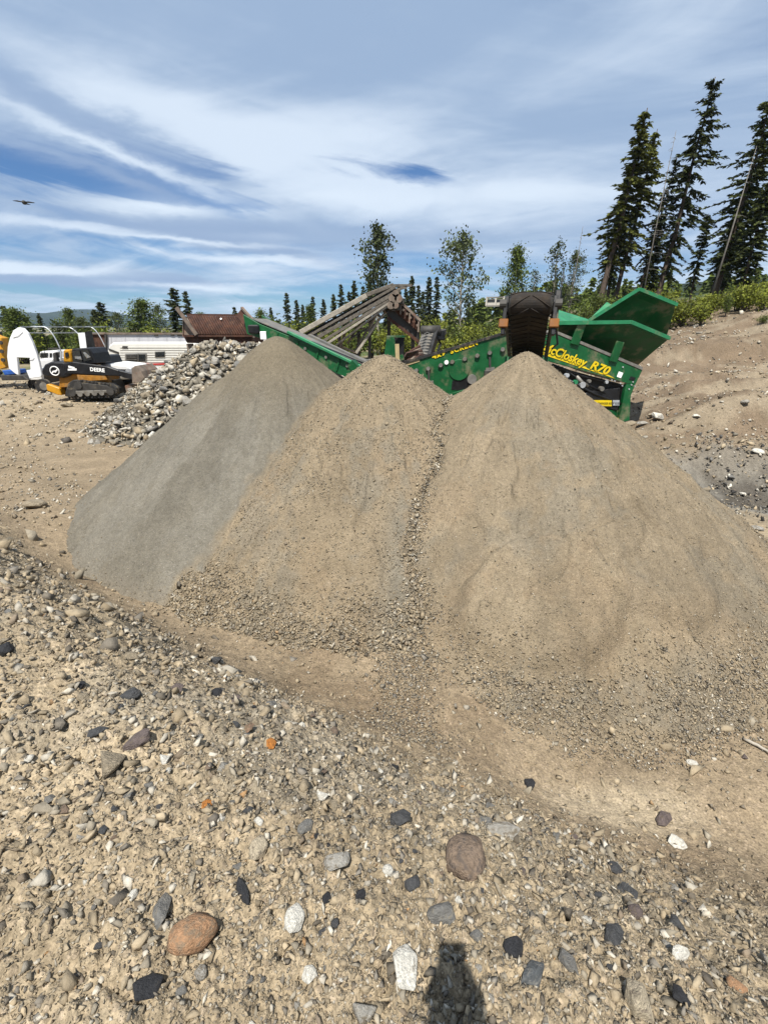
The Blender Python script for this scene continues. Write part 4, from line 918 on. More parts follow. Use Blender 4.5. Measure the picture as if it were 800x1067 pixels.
# the rusty screen deck hanging down to the right of its head
od = empty('old_screen_deck', base_at(1.1, 27.6), 'rusty brown screen deck tilting down right of the timber conveyor head', 'screen')
MB().prism([W(400, 316, 27.4), W(414, 309, 27.4), W(436, 332, 27.4), W(435.5, 355, 27.4), (W(404, 331, 27.4))], (0, 1.8, 0)).build('deck_shell', DSTEEL, od, .03)
MB().prism([W(411, 310, 27.2), W(418, 316, 27.2), W(437, 337, 27.2), W(437, 347, 27.2), W(412, 325, 27.2)], (0, .18, 0)).build('side_plate', RUST, od, .02)
MB().bar(W(412, 310, 27.1), W(438, 334, 27.1), .14, .12).build('rim', RUSTL, od)
for k in range(6):
    f = k/5; MB().bar(W(413+23*f, 313+22*f, 27.1), W(412.5+23*f, 323+23*f, 27.1), .12, .08).build('rib', RUSTL if k % 2 else RUST, od)
    MB().disc(W(416+19*f, 319+20*f, 27.1), (0, 1, 0), .07, .1, 8).build('bolt', RUSTL, od)
MB().bar(W(437, 332, 27.3), W(435, 358, 27.3), .14).build('post', DSTEEL, od); MB().bar(W(404, 331, 27.3), W(436, 356, 27.3), .2, .15).build('lower_beam', RUST, od)
MB().bar(W(405, 330, 28.6), W(405, 375, 28.6), .2).build('post', DSTEEL, od); MB().bar(W(430, 350, 28.6), W(430, 385, 28.6), .2).build('post', DSTEEL, od)

# ------------------------------------------------------------------ rusty corrugated hopper
rh = empty('rusty_hopper', base_at(-7.2, 22), 'rust brown corrugated feed hopper above the heap of grey rocks', 'hopper')
Yh = 21.5
def Hh(px, py, off=0): return W(px, py, Yh+off)
tl_, tr_, bl_, br_ = Hh(193, 329, .9), Hh(250, 330, .9), Hh(205, 349, 0), Hh(262, 349.5, 0)
tl_ = Hh(195, 329.5, .9)
fp = MB().prism([tl_, tr_, br_, bl_], (0, .04, -.03)).build('front_plate', RUST, rh)
for k in range(22):
    f = (k+.5)/22; MB().tube([tl_.lerp(tr_, f)+Vector((0, -.02, .02)), bl_.lerp(br_, f)+Vector((0, -.02, .02))], .048, 6).build('corrugation', RUST, fp, smooth=True)
MB().bar(tl_+Vector((0, 0, .06)), tr_+Vector((0, 0, .06)), .10, .08).build('rim', RUST, rh)
MB().prism([Hh(191, 330, .2), Hh(195, 330, .9), Hh(205, 349, 0), Hh(191, 351, .2)], (-.05, .06, 0)).build('end_plate', RUSTL, rh)
MB().bar(Hh(184, 320.5, -.1), Hh(205, 349, -.1), .13, .12).build('corner_post', RUSTL, rh)
MB().prism([Hh(191, 350, .05), Hh(262.5, 350, .05), Hh(262, 358.5, .05), Hh(195, 357.5, .05)], (0, 2.2, 0)).build('lower_box', RUST, rh, .02)
MB().bar(Hh(192, 350, -.02), Hh(263, 350, -.02), .08, .08).build('sill', RUST, rh)
MB().prism([Hh(246, 329, .7), Hh(252, 321, .7), Hh(264, 334, .3), Hh(262, 349, .0)], (.06, .08, 0)).build('raised_plate', RUST, rh)
MB().bar(Hh(252, 320.5, .65), Hh(265, 335, .25), .12, .08).build('rim', RUSTL, rh)
MB().bar(Hh(262, 332, .1), Hh(264.5, 352, .1), .12, .1).build('post', RUSTL, rh)
MB().disc(Hh(231, 334, .6)+Vector((0, -.05, .06)), (0, -1, .6), .04, .05, 8).build('patch', DECAL, rh)
for a in (198, 228, 258): MB().bar(Hh(a, 358, .4), Vector((Hh(a, 358, .4).x, Yh+.4, 0)), .22).build('leg', RUSTL, rh)

# ------------------------------------------------------------------ vehicles and sheds on the left of the yard
YL = 22.4
def L(px, py, off=0): return W(px, py, YL+off)
ld = empty('track_loader', base_at(L(92, 412).x, YL), 'black and orange compact track loader parked on the yard', 'track loader')
def pr(name, pts, th, m, off=0.0, par=ld, bev=.02, fn=None): return MB().prism([(fn or L)(a, c, off) for a, c in pts], (0, th, 0)).build(name, m, par, bev)
hood = pr('rear_hood', [(43, 386), (46.5, 380), (53, 377), (66, 377.5), (73, 381.5), (74, 391), (66, 394), (49, 393), (44, 391)], 1.7, BLACK, 0, bev=.06)
pr('body', [(62, 390), (112, 389), (114, 399), (104, 401), (62, 404)], 1.4, ORBROWN, .15)
pr('chassis', [(66, 398), (118, 396), (122, 411), (68, 413)], 1.2, DSTEEL, .4)
pr('counterweight', [(48, 401), (50, 400), (62, 404.5), (64.5, 412), (60, 411.5), (49, 407)], 1.5, ORANGE, .02, bev=.03)
arm = pr('lift_arm', [(66, 378.5), (76, 377), (112, 382), (124, 386), (126, 392), (112, 391.5), (76, 389.5), (66, 390)], .22, BLACK, -.03, bev=.03)
pr('lift_arm', [(66, 378.5), (76, 377), (112, 382), (124, 386), (126, 392), (112, 391.5), (76, 389.5), (66, 390)], .22, BLACK, 1.5, bev=.03)
pr('cylinder_cover', [(80, 390.5), (110, 391.5), (112, 396), (82, 398)], .1, ORBROWN, -.01)
cab = pr('cab', [(74.5, 363.5), (93, 362.5), (97, 368), (101, 379), (76, 379)], 1.35, BLACK, .18, bev=.04)
pr('window', [(76, 365.5), (83, 365), (86, 377), (77, 377)], .03, GLASS, .13, cab, .0); pr('window', [(85, 365), (92, 364.5), (96.5, 374.5), (88, 376.5)], .03, GLASS, .13, cab, 0)
pr('reflection_stand_in', [(78, 371), (84.5, 371.5), (85.5, 375), (78.5, 373.5)], .02, CHROME, .10, cab, 0); pr('reflection_stand_in', [(86.5, 367), (89, 367), (95, 372), (90.5, 373.5)], .02, CHROME, .10, cab, 0)  # bright plates stand in for reflections on the cab glass
pr('beacon_guard', [(66, 364.5), (72, 364), (74, 368), (75.5, 378), (66, 377.5)], .5, ORANGE, .3, bev=.05)
pr('opening_shade', [(68, 367.5), (71, 367), (72, 371), (68.5, 373)], .04, BLACK, .26, bev=0)  # black plate painted for the shade within the guard, nothing is cut
pr('exhaust', [(55, 368), (58, 367), (60, 377), (56, 378)], .2, DSTEEL, .6)
tk = pr('track', [(68, 410), (71, 399.5), (76, 396), (88, 396.2), (116, 400), (122, 404.5), (123, 409), (120, 412.5), (74, 414.5), (69, 413)], .42, RUBBER, -.10, bev=.03)
pr('track', [(68, 410), (71, 399.5), (76, 396), (88, 396.2), (116, 400), (122, 404.5), (123, 409), (120, 412.5), (74, 414.5), (69, 413)], .42, RUBBER, 1.35, bev=.03)
pr('track_frame', [(75, 406), (79, 400), (90, 399.5), (112, 402), (117, 406.5), (114, 410), (77, 411.5)], .05, DSTEEL, -.13, tk, .01)
pr('track_guard', [(79, 407.5), (112, 406.5), (112, 409), (79, 410.5)], .05, STEEL, -.17, tk, .01)
for a, c, r_ in ((76, 409.5, .15), (84, 410.5, .12), (91.5, 410, .12), (99, 409.6, .12), (106.5, 409.2, .12), (115.5, 408, .17), (82, 401.5, .17)): MB().disc(L(a, c, -.14), (0, 1, 0), r_, .08, 14).build('track_wheel', STEEL if r_ < .14 else DSTEEL, tk)
for k in range(14):
    f = k/13; MB().box(L(74+46*f, 414.6-2.0*f, .1), (.10, .44, .06)).build('track_lug', RUBBER, tk)
for k in range(8):
    f = k/7; MB().box(L(88+28*f, 396.0+3.8*f, .1), (.10, .44, .06)).build('track_lug', RUBBER, tk)
# round badge with a leaping animal outline on the hood, lettering on the arm
c0 = L(57.3, 386.5, -.02); ring = MB(); ptsr = [c0+Vector((math.cos(t_)*.20, 0, math.sin(t_)*.19)) for t_ in np.linspace(0, 2*math.pi, 25)]
ring.tube(ptsr, .022, 6, False).build('badge', DECAL, hood)
MB().prism([L(a, c, -.03) for a, c in ((54.6, 387.8), (55.4, 386.4), (57.6, 386.0), (59.3, 385.4), (58.8, 384.2), (60.4, 384.8), (60.2, 386.4), (58.6, 387.4), (58.9, 388.7), (57.8, 387.8), (56.2, 387.8), (54.7, 389.0))], (0, -.01, 0)).build('badge', DECAL, hood)
text('lettering', 'DEERE', L(94.2, 386.4, -.04), L(110, 387.9, -.04)-L(94.2, 386.4, -.04), (0, 0, 1), .22, DECAL, arm, 0, .006, .003, 1.05)
pr('decal', [(71.5, 381), (78, 382.8), (78, 384.3), (71.5, 383)], .02, DECAL, -.05, arm, 0); pr('decal', [(71, 384.3), (80, 383.9), (80, 386), (71, 386)], .02, DECAL, -.05, arm, 0)
bk = pr('bucket', [(137, 384), (141, 381), (147, 387), (151, 394), (146, 399), (138, 399)], 1.7, RUSTL, -.1, bev=.02)
pr('arm_link', [(124, 386), (140, 390), (139, 396), (124, 392)], .2, BLACK, 0)
pr('counter_plate', [(130, 402), (134, 400), (138, 401), (138, 407), (132, 410)], .5, RUSTL, .2)
# pickup behind the loader, nose to the right
pk = empty('pickup_truck', base_at(L(124, 405, .6).x-.6, YL+1.6), 'pickup truck with white bonnet and dark grille, nosing out behind the loader', 'truck')
pr('bonnet', [(102, 380.5), (112, 379), (132, 381), (137, 383.5), (137, 386), (104, 385)], 1.9, WHITE, 1.3, pk, .05)
pr('front', [(114, 384.5), (139, 384.5), (141.5, 390), (141, 398), (136, 400), (114, 399)], 1.9, BLACK, 1.25, pk, .08)
pr('cabin', [(96, 371), (106, 371), (110, 380), (94, 380)], 1.7, BLACK, 1.4, pk, .05)
for a in (117, 135): MB().disc(L(a, 388, 1.2), (0, 1, 0), .17, .08, 14).build('headlight', GALV, pk)
for k in range(3): MB().bar(L(121, 386.2+k*2.1, 1.2), L(134, 385.8+k*2.1, 1.2), .05, .04).build('grille_bar', CHROME if k == 1 else DSTEEL, pk)
MB().bar(L(114, 394.5, 1.18), L(141, 393.5, 1.18), .1, .14).build('bumper', STEEL, pk, .02)
for a in (105, 133): MB().disc(L(a, 402, 1.5), (0, 1, 0), .36, .25, 18).build('wheel', RUBBER, pk)

YV = 37.0
def Rr(px, py, off=0): return W(px, py, YV+off)
rv = empty('travel_trailer', base_at(Rr(150, 390).x, YV+1), 'cream white travel trailer with ribbed sides and a thin red stripe, behind the rock heap', 'travel trailer')
fnR = lambda a, c, off: Rr(a, c, off)
body = pr('body', [(110.5, 380), (112, 366), (114, 359.5), (118, 357), (205, 357), (205, 387.5), (126, 387.5), (112, 385)], 2.4, RVW, 0, rv, .10, fnR)
for k in range(9):
    MB().bar(Rr(125, 362+k*2.5, -.02), Rr(205, 362+k*2.5, -.02), .03, .05).build('panel_rib', RVW, body)
def win(pts, nm='window'):
    w_ = pr(nm, pts, .05, STEEL, -.06, body, 0, fnR); cx = sum(p[0] for p in pts)/4; cy = sum(p[1] for p in pts)/4
    MB().prism([Rr(cx+(a-cx)*.88, cy+(c-cy)*.82, -.09) for a, c in pts], (0, .03, 0)).build('pane', GLASS, w_); return w_
wl_ = win([(130.5, 369), (153, 368.5), (153, 376.8), (130.5, 377.2)]); MB().bar(Rr(144.5, 368.6, -.13), Rr(144.5, 377, -.13), .12, .03).build('mullion', STEEL, body)
for k in range(3): MB().bar(Rr(132, 371+k*1.9, -.12), Rr(143, 371+k*1.9, -.12), .05, .03).build('louvre', STEEL, body)
win([(161.5, 366.5), (172, 366.2), (172, 372), (161.5, 372.3)])
pr('vent', [(128, 360.5), (133, 360.7), (133, 363.2), (127, 363)], .05, DSTEEL, -.06, rv, 0, fnR)
pr('front_window', [(113.5, 363), (124, 367), (124, 369), (113.5, 365)], .05, DSTEEL, -.04, rv, 0, fnR)
MB().bar(Rr(137, 380.3, -.03), Rr(205, 378.2, -.03), .05, .12).build('red_stripe', RED, rv)
pr('skirt', [(126, 382.5), (205, 381), (205, 388), (128, 388.5)], .06, WHITE, -.08, rv, 0, fnR)
for a in (150, 157): MB().disc(Rr(a, 389, .3), (0, 1, 0), .38, .3, 18).build('wheel', RUBBER, rv)
MB().bar(Rr(112, 387, .8), Rr(104, 390, .8), .14, .1).build('drawbar', DSTEEL, rv)
MB().bar(Rr(127, 388, 2.2), Rr(127, 393.5, 2.2), .12).build('jack', DSTEEL, rv)
YT = 42.0
def T(px, py, off=0): return W(px, py, YT+off)
bt = empty('box_trailer', base_at(T(190, 370).x, YT+1), 'long old white box trailer with peeling roof edge and open rusty end', 'trailer')
fnT = lambda a, c, off: T(a, c, off)
bx = pr('side_wall', [(111, 348), (290, 348), (290, 377), (111, 377)], 2.5, TRAILW, 0, bt, .02, fnT)
for k in range(12): MB().bar(T(116+k*14.5, 349, -.01), T(116+k*14.5, 377, -.01), .03, .03).build('seam', TRAILW, bx)
MB().bar(T(110, 347.5, -.04), T(290, 347.5, -.04), .16, .14).build('roof_rail', RUSTL, bt)
pr('open_end', [(95, 348), (111, 348), (111, 378), (96, 380)], .2, RUST, -.05, bt, .0, fnT)
MB().bar(T(94.5, 347.3, -.10), T(111, 347.3, -.10), .16).build('end_frame', RUSTL, bt); MB().bar(T(95, 347, -.10), T(96, 384, -.10), .16).build('end_frame', RUSTL, bt); MB().bar(T(110.6, 347.8, -.1), T(110.6, 380, -.1), .16).build('end_frame', DSTEEL, bt)
for k, (a, w_) in enumerate(((188, .5), (206, .6), (163, .3), (225, .5), (245, .6), (180, .3))): MB().box(T(a, 349.5, -.06), (w_, .04, .10)).build('peeling_strip', DSTEEL, bt)
for a in (240, 255): MB().disc(T(a, 382, .3), (0, 1, 0), .5, .3, 18).build('wheel', RUBBER, bt)
MB().bar(T(100, 379, 1), T(100, 392, 1), .2).build('landing_leg', DSTEEL, bt)
# greenhouse style shelter: white end wall, hoops, purlins
YS = 26.0
def Sh(px, py, off=0): return W(px, py, YS+off)
sh = empty('hoop_shelter', base_at(Sh(26, 394).x, YS), 'white arched end wall of a stripped hoop shelter with bare hoops behind', 'shelter')
arch = [(17, 390), (9.5, 384), (7.6, 372), (8.3, 361), (10.5, 352), (14, 344.5), (19, 341.2), (24.5, 342), (29.5, 347.5), (34.5, 358), (38.5, 369), (41, 378), (43.8, 391), (43, 393), (31, 394.5), (30, 392), (27.5, 386), (32, 385.5), (31.2, 373), (18, 372.5), (19.8, 390.8)]
MB().prism([Sh(a, c) for a, c in arch], (0, .16, 0)).build('end_wall', FABRIC, sh, .02)
for (e_, f_, g_, h_) in ((31, 375, 36, 373), (14, 352, 24, 346)): MB().tube([Sh(e_, f_, -.01), Sh((e_+g_)/2, (f_+h_)/2+.6, -.03), Sh(g_, h_, -.01)], .012, 5).build('fabric_fold', FABRIC, sh, smooth=True)
for (x0, y0, x1, y1, off) in ((22, 342, 64, 366, 3), (50, 342, 85, 352, 8), (72, 342, 110, 362, 12)):
    pts = [Sh(x0+(x1-x0)*t_, 340.5+(y1-340.5)*max(0, (t_-.55)/.45)**1.9-(0 if t_ > .2 else 0), off) for t_ in np.linspace(.25 if off == 3 else .45, 1, 14)]
    MB().tube(pts, .034, 7).build('hoop', GALV, sh, smooth=True)
for (x0, x1, y_, off) in ((22, 110, 340.6, 3), (28, 100, 346.8, 3)): MB().bar(Sh(x0, y_, off), Sh(x1, y_, off+9), .05).build('purlin', GALV, sh)
MB().prism([Sh(81.5, 347, 5), Sh(88.5, 346.5, 5), Sh(91, 362.5, 5), Sh(84, 364, 5)], (0, .1, 0)).build('fabric_strip', FABRIC, sh)
MB().prism([Sh(88.7, 346, 5), Sh(93, 345, 5), Sh(98, 366, 5), Sh(91, 366, 5)], (0, .3, 0)).build('dark_post', BLACK, sh)
MB().bar(Sh(63.6, 365, 3), Sh(64, 388, 3), .06).build('hoop_leg', GALV, sh)
# white flatbed truck behind the shelter
wt = empty('white_truck', base_at(Sh(48, 402, 1).x, YS+3), 'white service truck partly hidden behind the arched shelter wall', 'truck')
fnS = lambda a, c, off: Sh(a, c, off)
pr('cab', [(41, 367.5), (43, 365.8), (57, 365.5), (59, 369), (60, 381), (41, 382)], 1.9, WHITE, 4.0, wt, .06, fnS)
pr('window', [(42.2, 368), (50, 367.8), (49.3, 372.3), (42, 372.5)], .04, GLASS, 3.95, wt, 0, fnS); pr('window', [(52, 368), (54, 368), (54, 373), (52, 373)], .04, GLASS, 3.95, wt, 0, fnS)
pr('bonnet', [(41, 374), (56, 373), (57, 384), (41, 386)], 1.9, WHITE, 3.0, wt, .08, fnS)
pr('bed', [(28, 385), (44, 384), (45, 396), (31, 396)], 1.6, WHITE, .5, wt, .03, fnS)
pr('chassis', [(30, 393.5), (46, 391), (47, 400), (34, 402)], 1.6, BLACK, .6, wt, .02, fnS)
pr('mirror', [(59.5, 367), (61.5, 367), (61.5, 373), (59.5, 373)], .1, DSTEEL, 3.6, wt, 0, fnS); pr('lamp_bar', [(50, 362.8), (60, 362.4), (60, 363.8), (50, 364.2)], .2, DSTEEL, 4.3, wt, 0, fnS)
wh = MB().disc(Sh(46, 402.5, -.6), (0, 1, 0), .37, .28, 22).build('wheel', RUBBER, wt); MB().disc(Sh(46, 402.5, -.75), (0, 1, 0), .20, .06, 16).build('rim', STEEL, wh)
MB().disc(Sh(38, 401, 1.8), (0, 1, 0), .37, .28, 22).build('wheel', RUBBER, wt)
# yellow boom and blue tub at the left edge
eb = empty('excavator', base_at(Sh(-8, 392, 2).x, YS+2), 'yellow excavator arm cut by the left edge beside the white arched wall', 'excavator')
pr('boom', [(-14, 345), (-4, 350), (2, 352), (6.5, 383), (0, 385), (-3, 362), (-16, 356)], .5, ORANGE, 1.6, eb, .03, fnS)
pr('upper_body', [(-40, 358), (-12, 358), (-10, 384), (-42, 384)], 2.2, ORANGE, 2.2, eb, .06, fnS)
pr('cab', [(-22, 345), (-12, 346), (-10, 372), (-24, 372)], 1.1, BLACK, 1.8, eb, .05, fnS)
pr('crawler', [(-44, 388), (-38, 384), (-10, 384), (-4, 389), (-8, 396), (-40, 396)], .6, RUBBER, 1.4, eb, .04, fnS)
for a, c in ((1, 357), (2, 366), (3.5, 375)): MB().disc(Sh(a, c, 1.55), (0, 1, 0), .10, .1, 10).build('pin', DSTEEL, eb)
tb = empty('blue_tub', base_at(Sh(8, 391, 1).x, YS+1), 'low blue tub on the ground left of the white arched wall', 'tub')
pr('tub_wall', [(2, 386), (14, 385.5), (16, 390), (5, 391)], 1.0, BLUE, .8, tb, .03, fnS); pr('tub_base', [(0, 390.5), (24, 391), (30, 396), (2, 396.5)], 1.2, DSTEEL, .8, tb, .03, fnS)

# ------------------------------------------------------------------ trees and shrubs
def quads(name, C, D, Wv, m, parent, taper=.55, n_=None):
    """leaf-sized blades: centre C, half length vector D, half width vector Wv, pointed"""
    V = np.stack([C-D*.9, C-D*.1+Wv, C+D, C-D*.1-Wv], 1).reshape(-1, 3); k = np.arange(len(C))[:, None]*4+np.arange(4)[None]
    return npmesh(name, V, k, m, parent)
def unit(v_): return v_/np.maximum(np.linalg.norm(v_, axis=-1, keepdims=True), 1e-9)
def cross_r(D, rgx): 
    r_ = rgx.normal(size=D.shape); return unit(np.cross(D, r_))
def trunk_mesh(h, r0, seed, lean=.0, n=6, parent=None, m=BARK, stubs=0, bare=.3):
    rr_ = random.Random(seed); mb = MB(); pts = []; x = y = 0
    for i in range(9):
        t_ = i/8; pts.append((x, y, h*t_-(.6 if i == 0 else 0))); x += rr_.gauss(lean*.1, .05)*h/16; y += rr_.gauss(0, .05)*h/16
    mb.tube(pts, [r0*(1-.93*i/8)+.012 for i in range(9)], n)
    for k in range(stubs):
        z = h*rr_.uniform(.1, max(.2, bare+.25)); a = rr_.uniform(0, 6.28); l = rr_.uniform(.3, 1.3)*h/16
        i = min(7, int(z/h*8)); p = Vector(pts[i]).lerp(Vector(pts[i+1]), z/h*8-i)
        mb.tube([p, p+Vector((math.cos(a)*l*.6, math.sin(a)*l*.6, -.05)), p+Vector((math.cos(a)*l, math.sin(a)*l, -.05-.25*l))], [.03, .02, .008], 4, False)
    return mb.build('trunk', m, parent, smooth=True), pts
def conifer(h=16, bare=.25, wid=.11, seed=0, m=NEEDLE, dens=1.0, sp=(.46, .15), name='conifer', stubs=14, lopside=0.0, irregular=.35, whorl=.40):
    root = bpy.data.objects.new(name, None); link(root); rgx = np.random.default_rng(seed)
    _, pts = trunk_mesh(h, h*.0115+.05, seed, parent=root, stubs=stubs, bare=bare); P = np.array(pts)
    C = []; D = []; z = h*bare
    while z < h*.985:
        t_ = (z/h-bare)/(1-bare); prof = (1-t_)**.62*min(1, .35+t_*2.0)*(.8+.4*rgx.random())+.04; nb_ = rgx.integers(4, 7)
        gap = rgx.random()
        for k in range(nb_):
            if rgx.random() > dens: continue
            a = rgx.random()*2*np.pi; L_ = h*wid*prof*(1+irregular*rgx.normal())*(1+lopside*np.cos(a)); L_ = max(.18, L_)
            pit = np.interp(t_, [0, .5, 1], [-.38, -.08, .6])+.12*rgx.normal(); i = np.interp(z, P[:, 2], np.arange(len(P))); o = np.array([np.interp(z, P[:, 2], P[:, 0]), np.interp(z, P[:, 2], P[:, 1]), z])
            dh = np.array([np.cos(a), np.sin(a), 0]); ns = max(3, int(L_/.18))
            for s_ in np.linspace(.22, 1, ns):
                c = o+dh*L_*s_*np.cos(pit)+np.array([0, 0, L_*s_*np.sin(pit)-.18*L_*s_*s_+.10*L_*max(0, s_-.75)])
                for q_ in (-1, 1, 0):
                    if q_ == 0 and s_ < .8 and rgx.random() < .5: continue
                    yaw = a+q_*rgx.uniform(.5, 1.1); d_ = np.array([np.cos(yaw), np.sin(yaw), -.30+.25*rgx.normal()]); ln = sp[0]*(1.05-.45*s_)*(.6+.6*rgx.random())*min(1.0, .45+L_)
                    C.append(c+d_*ln*.5+rgx.normal(size=3)*.04); D.append(d_*ln)
        z += whorl*(.6+.8*rgx.random())*(1-.35*t_)
    C = np.array(C); D = np.array(D); Wv = cross_r(D, rgx); Wv[:, 2] *= .5; Wv = unit(Wv)*(np.linalg.norm(D, axis=1)*sp[1]/sp[0]*1.4)[:, None]
    quads('crown', C, D, Wv, m, root); return root
def broadleaf(h=9, bare=.35, wid=.20, seed=0, m=LEAFD, n=1500, leaf=.14, name='broadleaf_tree', limbs=16, bark=PALEBARK, clump=.5, up=.9, shape=1.0):
    root = bpy.data.objects.new(name, None); link(root); rgx = np.random.default_rng(seed); rr_ = random.Random(seed)
    tr, pts = trunk_mesh(h*.97, h*.010+.035, seed, parent=root, m=bark); P = np.array(pts); lm = MB(); ends = []
    for k in range(limbs):
        t_ = (k+.5)/limbs; z = h*(bare+(.95-bare)*t_); o = Vector((np.interp(z, P[:, 2], P[:, 0]), np.interp(z, P[:, 2], P[:, 1]), z)); a = k*2.4+rr_.uniform(-.6, .6)
        prof = (math.sin(math.pi*min(1, (.12+t_*.88))**.85)**.7)*shape+(1-shape)*.8; L_ = h*wid*max(.25, prof)*rr_.uniform(.65, 1.25); d_ = Vector((math.cos(a), math.sin(a), up*rr_.uniform(.6, 1.3))).normalized()
        mid_ = o+d_*L_*.5; e_ = mid_+(d_+Vector((0, 0, .25))).normalized()*L_*.55
        lm.tube([o, mid_, e_], [.045*h/9, .028*h/9, .01], 4, False)
        for f in (.45, .7, .9, 1.05): ends.append((np.array(o.lerp(e_, f))+rgx.normal(size=3)*.12*L_, f))
    lm.build('limbs', bark, tr, smooth=True)
    ends.append((np.array([P[-1, 0], P[-1, 1], h*.97]), 1)); E_ = np.array([q[0] for q in ends]); idx = rgx.integers(0, len(E_), n)
    C = E_[idx]+rgx.normal(size=(n, 3))*clump*np.array([1, 1, .85])*(.5+rgx.random((n, 1))); D = unit(rgx.normal(size=(n, 3)))*leaf*(.6+.8*rgx.random((n, 1))); Wv = cross_r(D, rgx)*np.linalg.norm(D, axis=1)[:, None]*.62
    quads('crown', C, D, Wv, m, root); return root
def shrub(h=1.8, w=1.3, seed=0, m=LEAFM, n=1000, leaf=.075, name='shrub'):
    root = bpy.data.objects.new(name, None); link(root); rgx = np.random.default_rng(seed); st = MB(); E_ = []
    for k in range(11):
        a = rgx.random()*6.28; l = w*.55*rgx.random()**.6; e_ = Vector((math.cos(a)*l, math.sin(a)*l, h*(1-.45*(l/w)**1.2)*rgx.uniform(.65, 1.05)))
        st.tube([(0, 0, -.2), e_*.5+Vector((0, 0, h*.08)), e_], [.03, .02, .008], 4, False)
        for f in (.45, .65, .85, 1.0): E_.append(np.array(e_)*f+rgx.normal(size=3)*.06*w)
    st.build('stems', BARK, root); E_ = np.array(E_); idx = rgx.integers(0, len(E_), n)
    C = E_[idx]+rgx.normal(size=(n, 3))*.17*w*np.array([1, 1, .8]); C[:, 2] = np.abs(C[:, 2])
    D = unit(rgx.normal(size=(n, 3))+np.array([0, 0, .5]))*leaf*(.6+.8*rgx.random((n, 1))); Wv = cross_r(D, rgx)*np.linalg.norm(D, axis=1)[:, None]*.55
    quads('foliage', C, D, Wv, m, root); return root
USED = set()
def place(proto, ph, px, py, Y, label, cat, group=None, wide=1.0, rz=None, zoff=0.0, basex=None):
    """stands proto (built ph metres tall) at depth Y so that its top reaches the height seen"""
    top = W(px, py, Y); x = top.x; g = float(hbase(np.array([x]), np.array([Y]))[0])+zoff; h = max(.5, top.z-g); s_ = h/ph*(1.045 if basex is not None else 1.0)
    if proto.name in USED: o = copy_tree(proto)
    else: USED.add(proto.name); o = proto
    o.location = (x, Y, g); o.scale = (s_*wide, s_*wide, s_); o.rotation_euler = (0, 0, random.uniform(0, 6.28) if rz is None else rz)
    if basex is not None: x0 = x-basex; o.rotation_euler = Euler((0, math.atan2(basex, h), 0)); o.location.x = x0; o.location.z = float(hbase(np.array([x0]), np.array([Y]))[0])-.1
    return tag(o, label, cat, group)
SPR = [conifer(16, .10, .115, 1, NEEDLE, 1.0, name='spruce_tree'), conifer(16, .22, .095, 2, NEEDLE, .85, name='spruce_tree', irregular=.5), conifer(16, .06, .13, 3, NEEDLE, .95, name='spruce_tree')]
PINE = [conifer(18, .36, .085, 4, NEEDLEO, .82, (.33, .10), 'pine_tree', 20, .2, .55, .27), conifer(18, .30, .095, 5, NEEDLE, .78, (.33, .10), 'pine_tree', 24, .25, .6, .30)]
TALL = [conifer(20, .20, .105, 6, NEEDLE, .66, (.34, .095), 'fir_tree', 26, .25, .6, .31), conifer(20, .18, .120, 7, NEEDLE, .76, (.34, .10), 'fir_tree', 20, .1, .5, .29)]
YG = 46
place(PINE[0], 18, 672, 115, YG, 'tall olive green pine with bare lower trunk, leftmost of the tall trees on the right', 'tree', wide=1.2, basex=1.5)
place(PINE[0], 18, 650, 200, YG+2.5, 'shortest olive green pine low at the left foot of the leftmost tall pine', 'tree', wide=1.2)
place(PINE[0], 18, 683, 136, YG+1.5, 'olive green pine with a slightly lower top, touching the left end tall pine', 'tree', wide=1.05, basex=1.3)
place(PINE[1], 18, 660, 160, YG+1, 'shorter dark pine tucked against the left side of the olive green pines', 'tree', wide=.9, basex=1.0)
place(TALL[0], 20, 746, 83, YG, 'tallest dark ragged fir of the whole picture', 'tree', wide=1.05, basex=1.6)
place(TALL[0], 20, 706, 165, YG+1, 'ragged dark fir of middling height between the olive pines and the tallest fir', 'tree', wide=.9, basex=1.6)
place(TALL[1], 20, 806, 98, YG-2, 'broad dark fir at the right edge with its top cut by the frame', 'tree', wide=1.15, basex=1.0)
place(PINE[1], 18, 788, 165, YG+1, 'dark pine just left of the broad fir at the right edge', 'tree', wide=1.2, basex=1.3)
place(TALL[1], 20, 775, 205, YG+2, 'dark shorter fir filling the gap left of the right edge firs', 'tree', wide=1.25)
place(SPR[1], 16, 738, 222, YG-1, 'thin half height spruce right below the tallest fir', 'tree', wide=.9)
place(SPR[0], 16, 800, 190, YG-4, 'dark spruce low at the right edge in front of the broad fir', 'tree', wide=1.2)
place(SPR[1], 16, 688, 222, YG+2, 'short dark spruce at the left foot of the ragged middling fir', 'tree', wide=1.0)
place(SPR[1], 16, 763, 240, YG+3, 'short spruce behind the leaning bare pole', 'tree', wide=1.3)
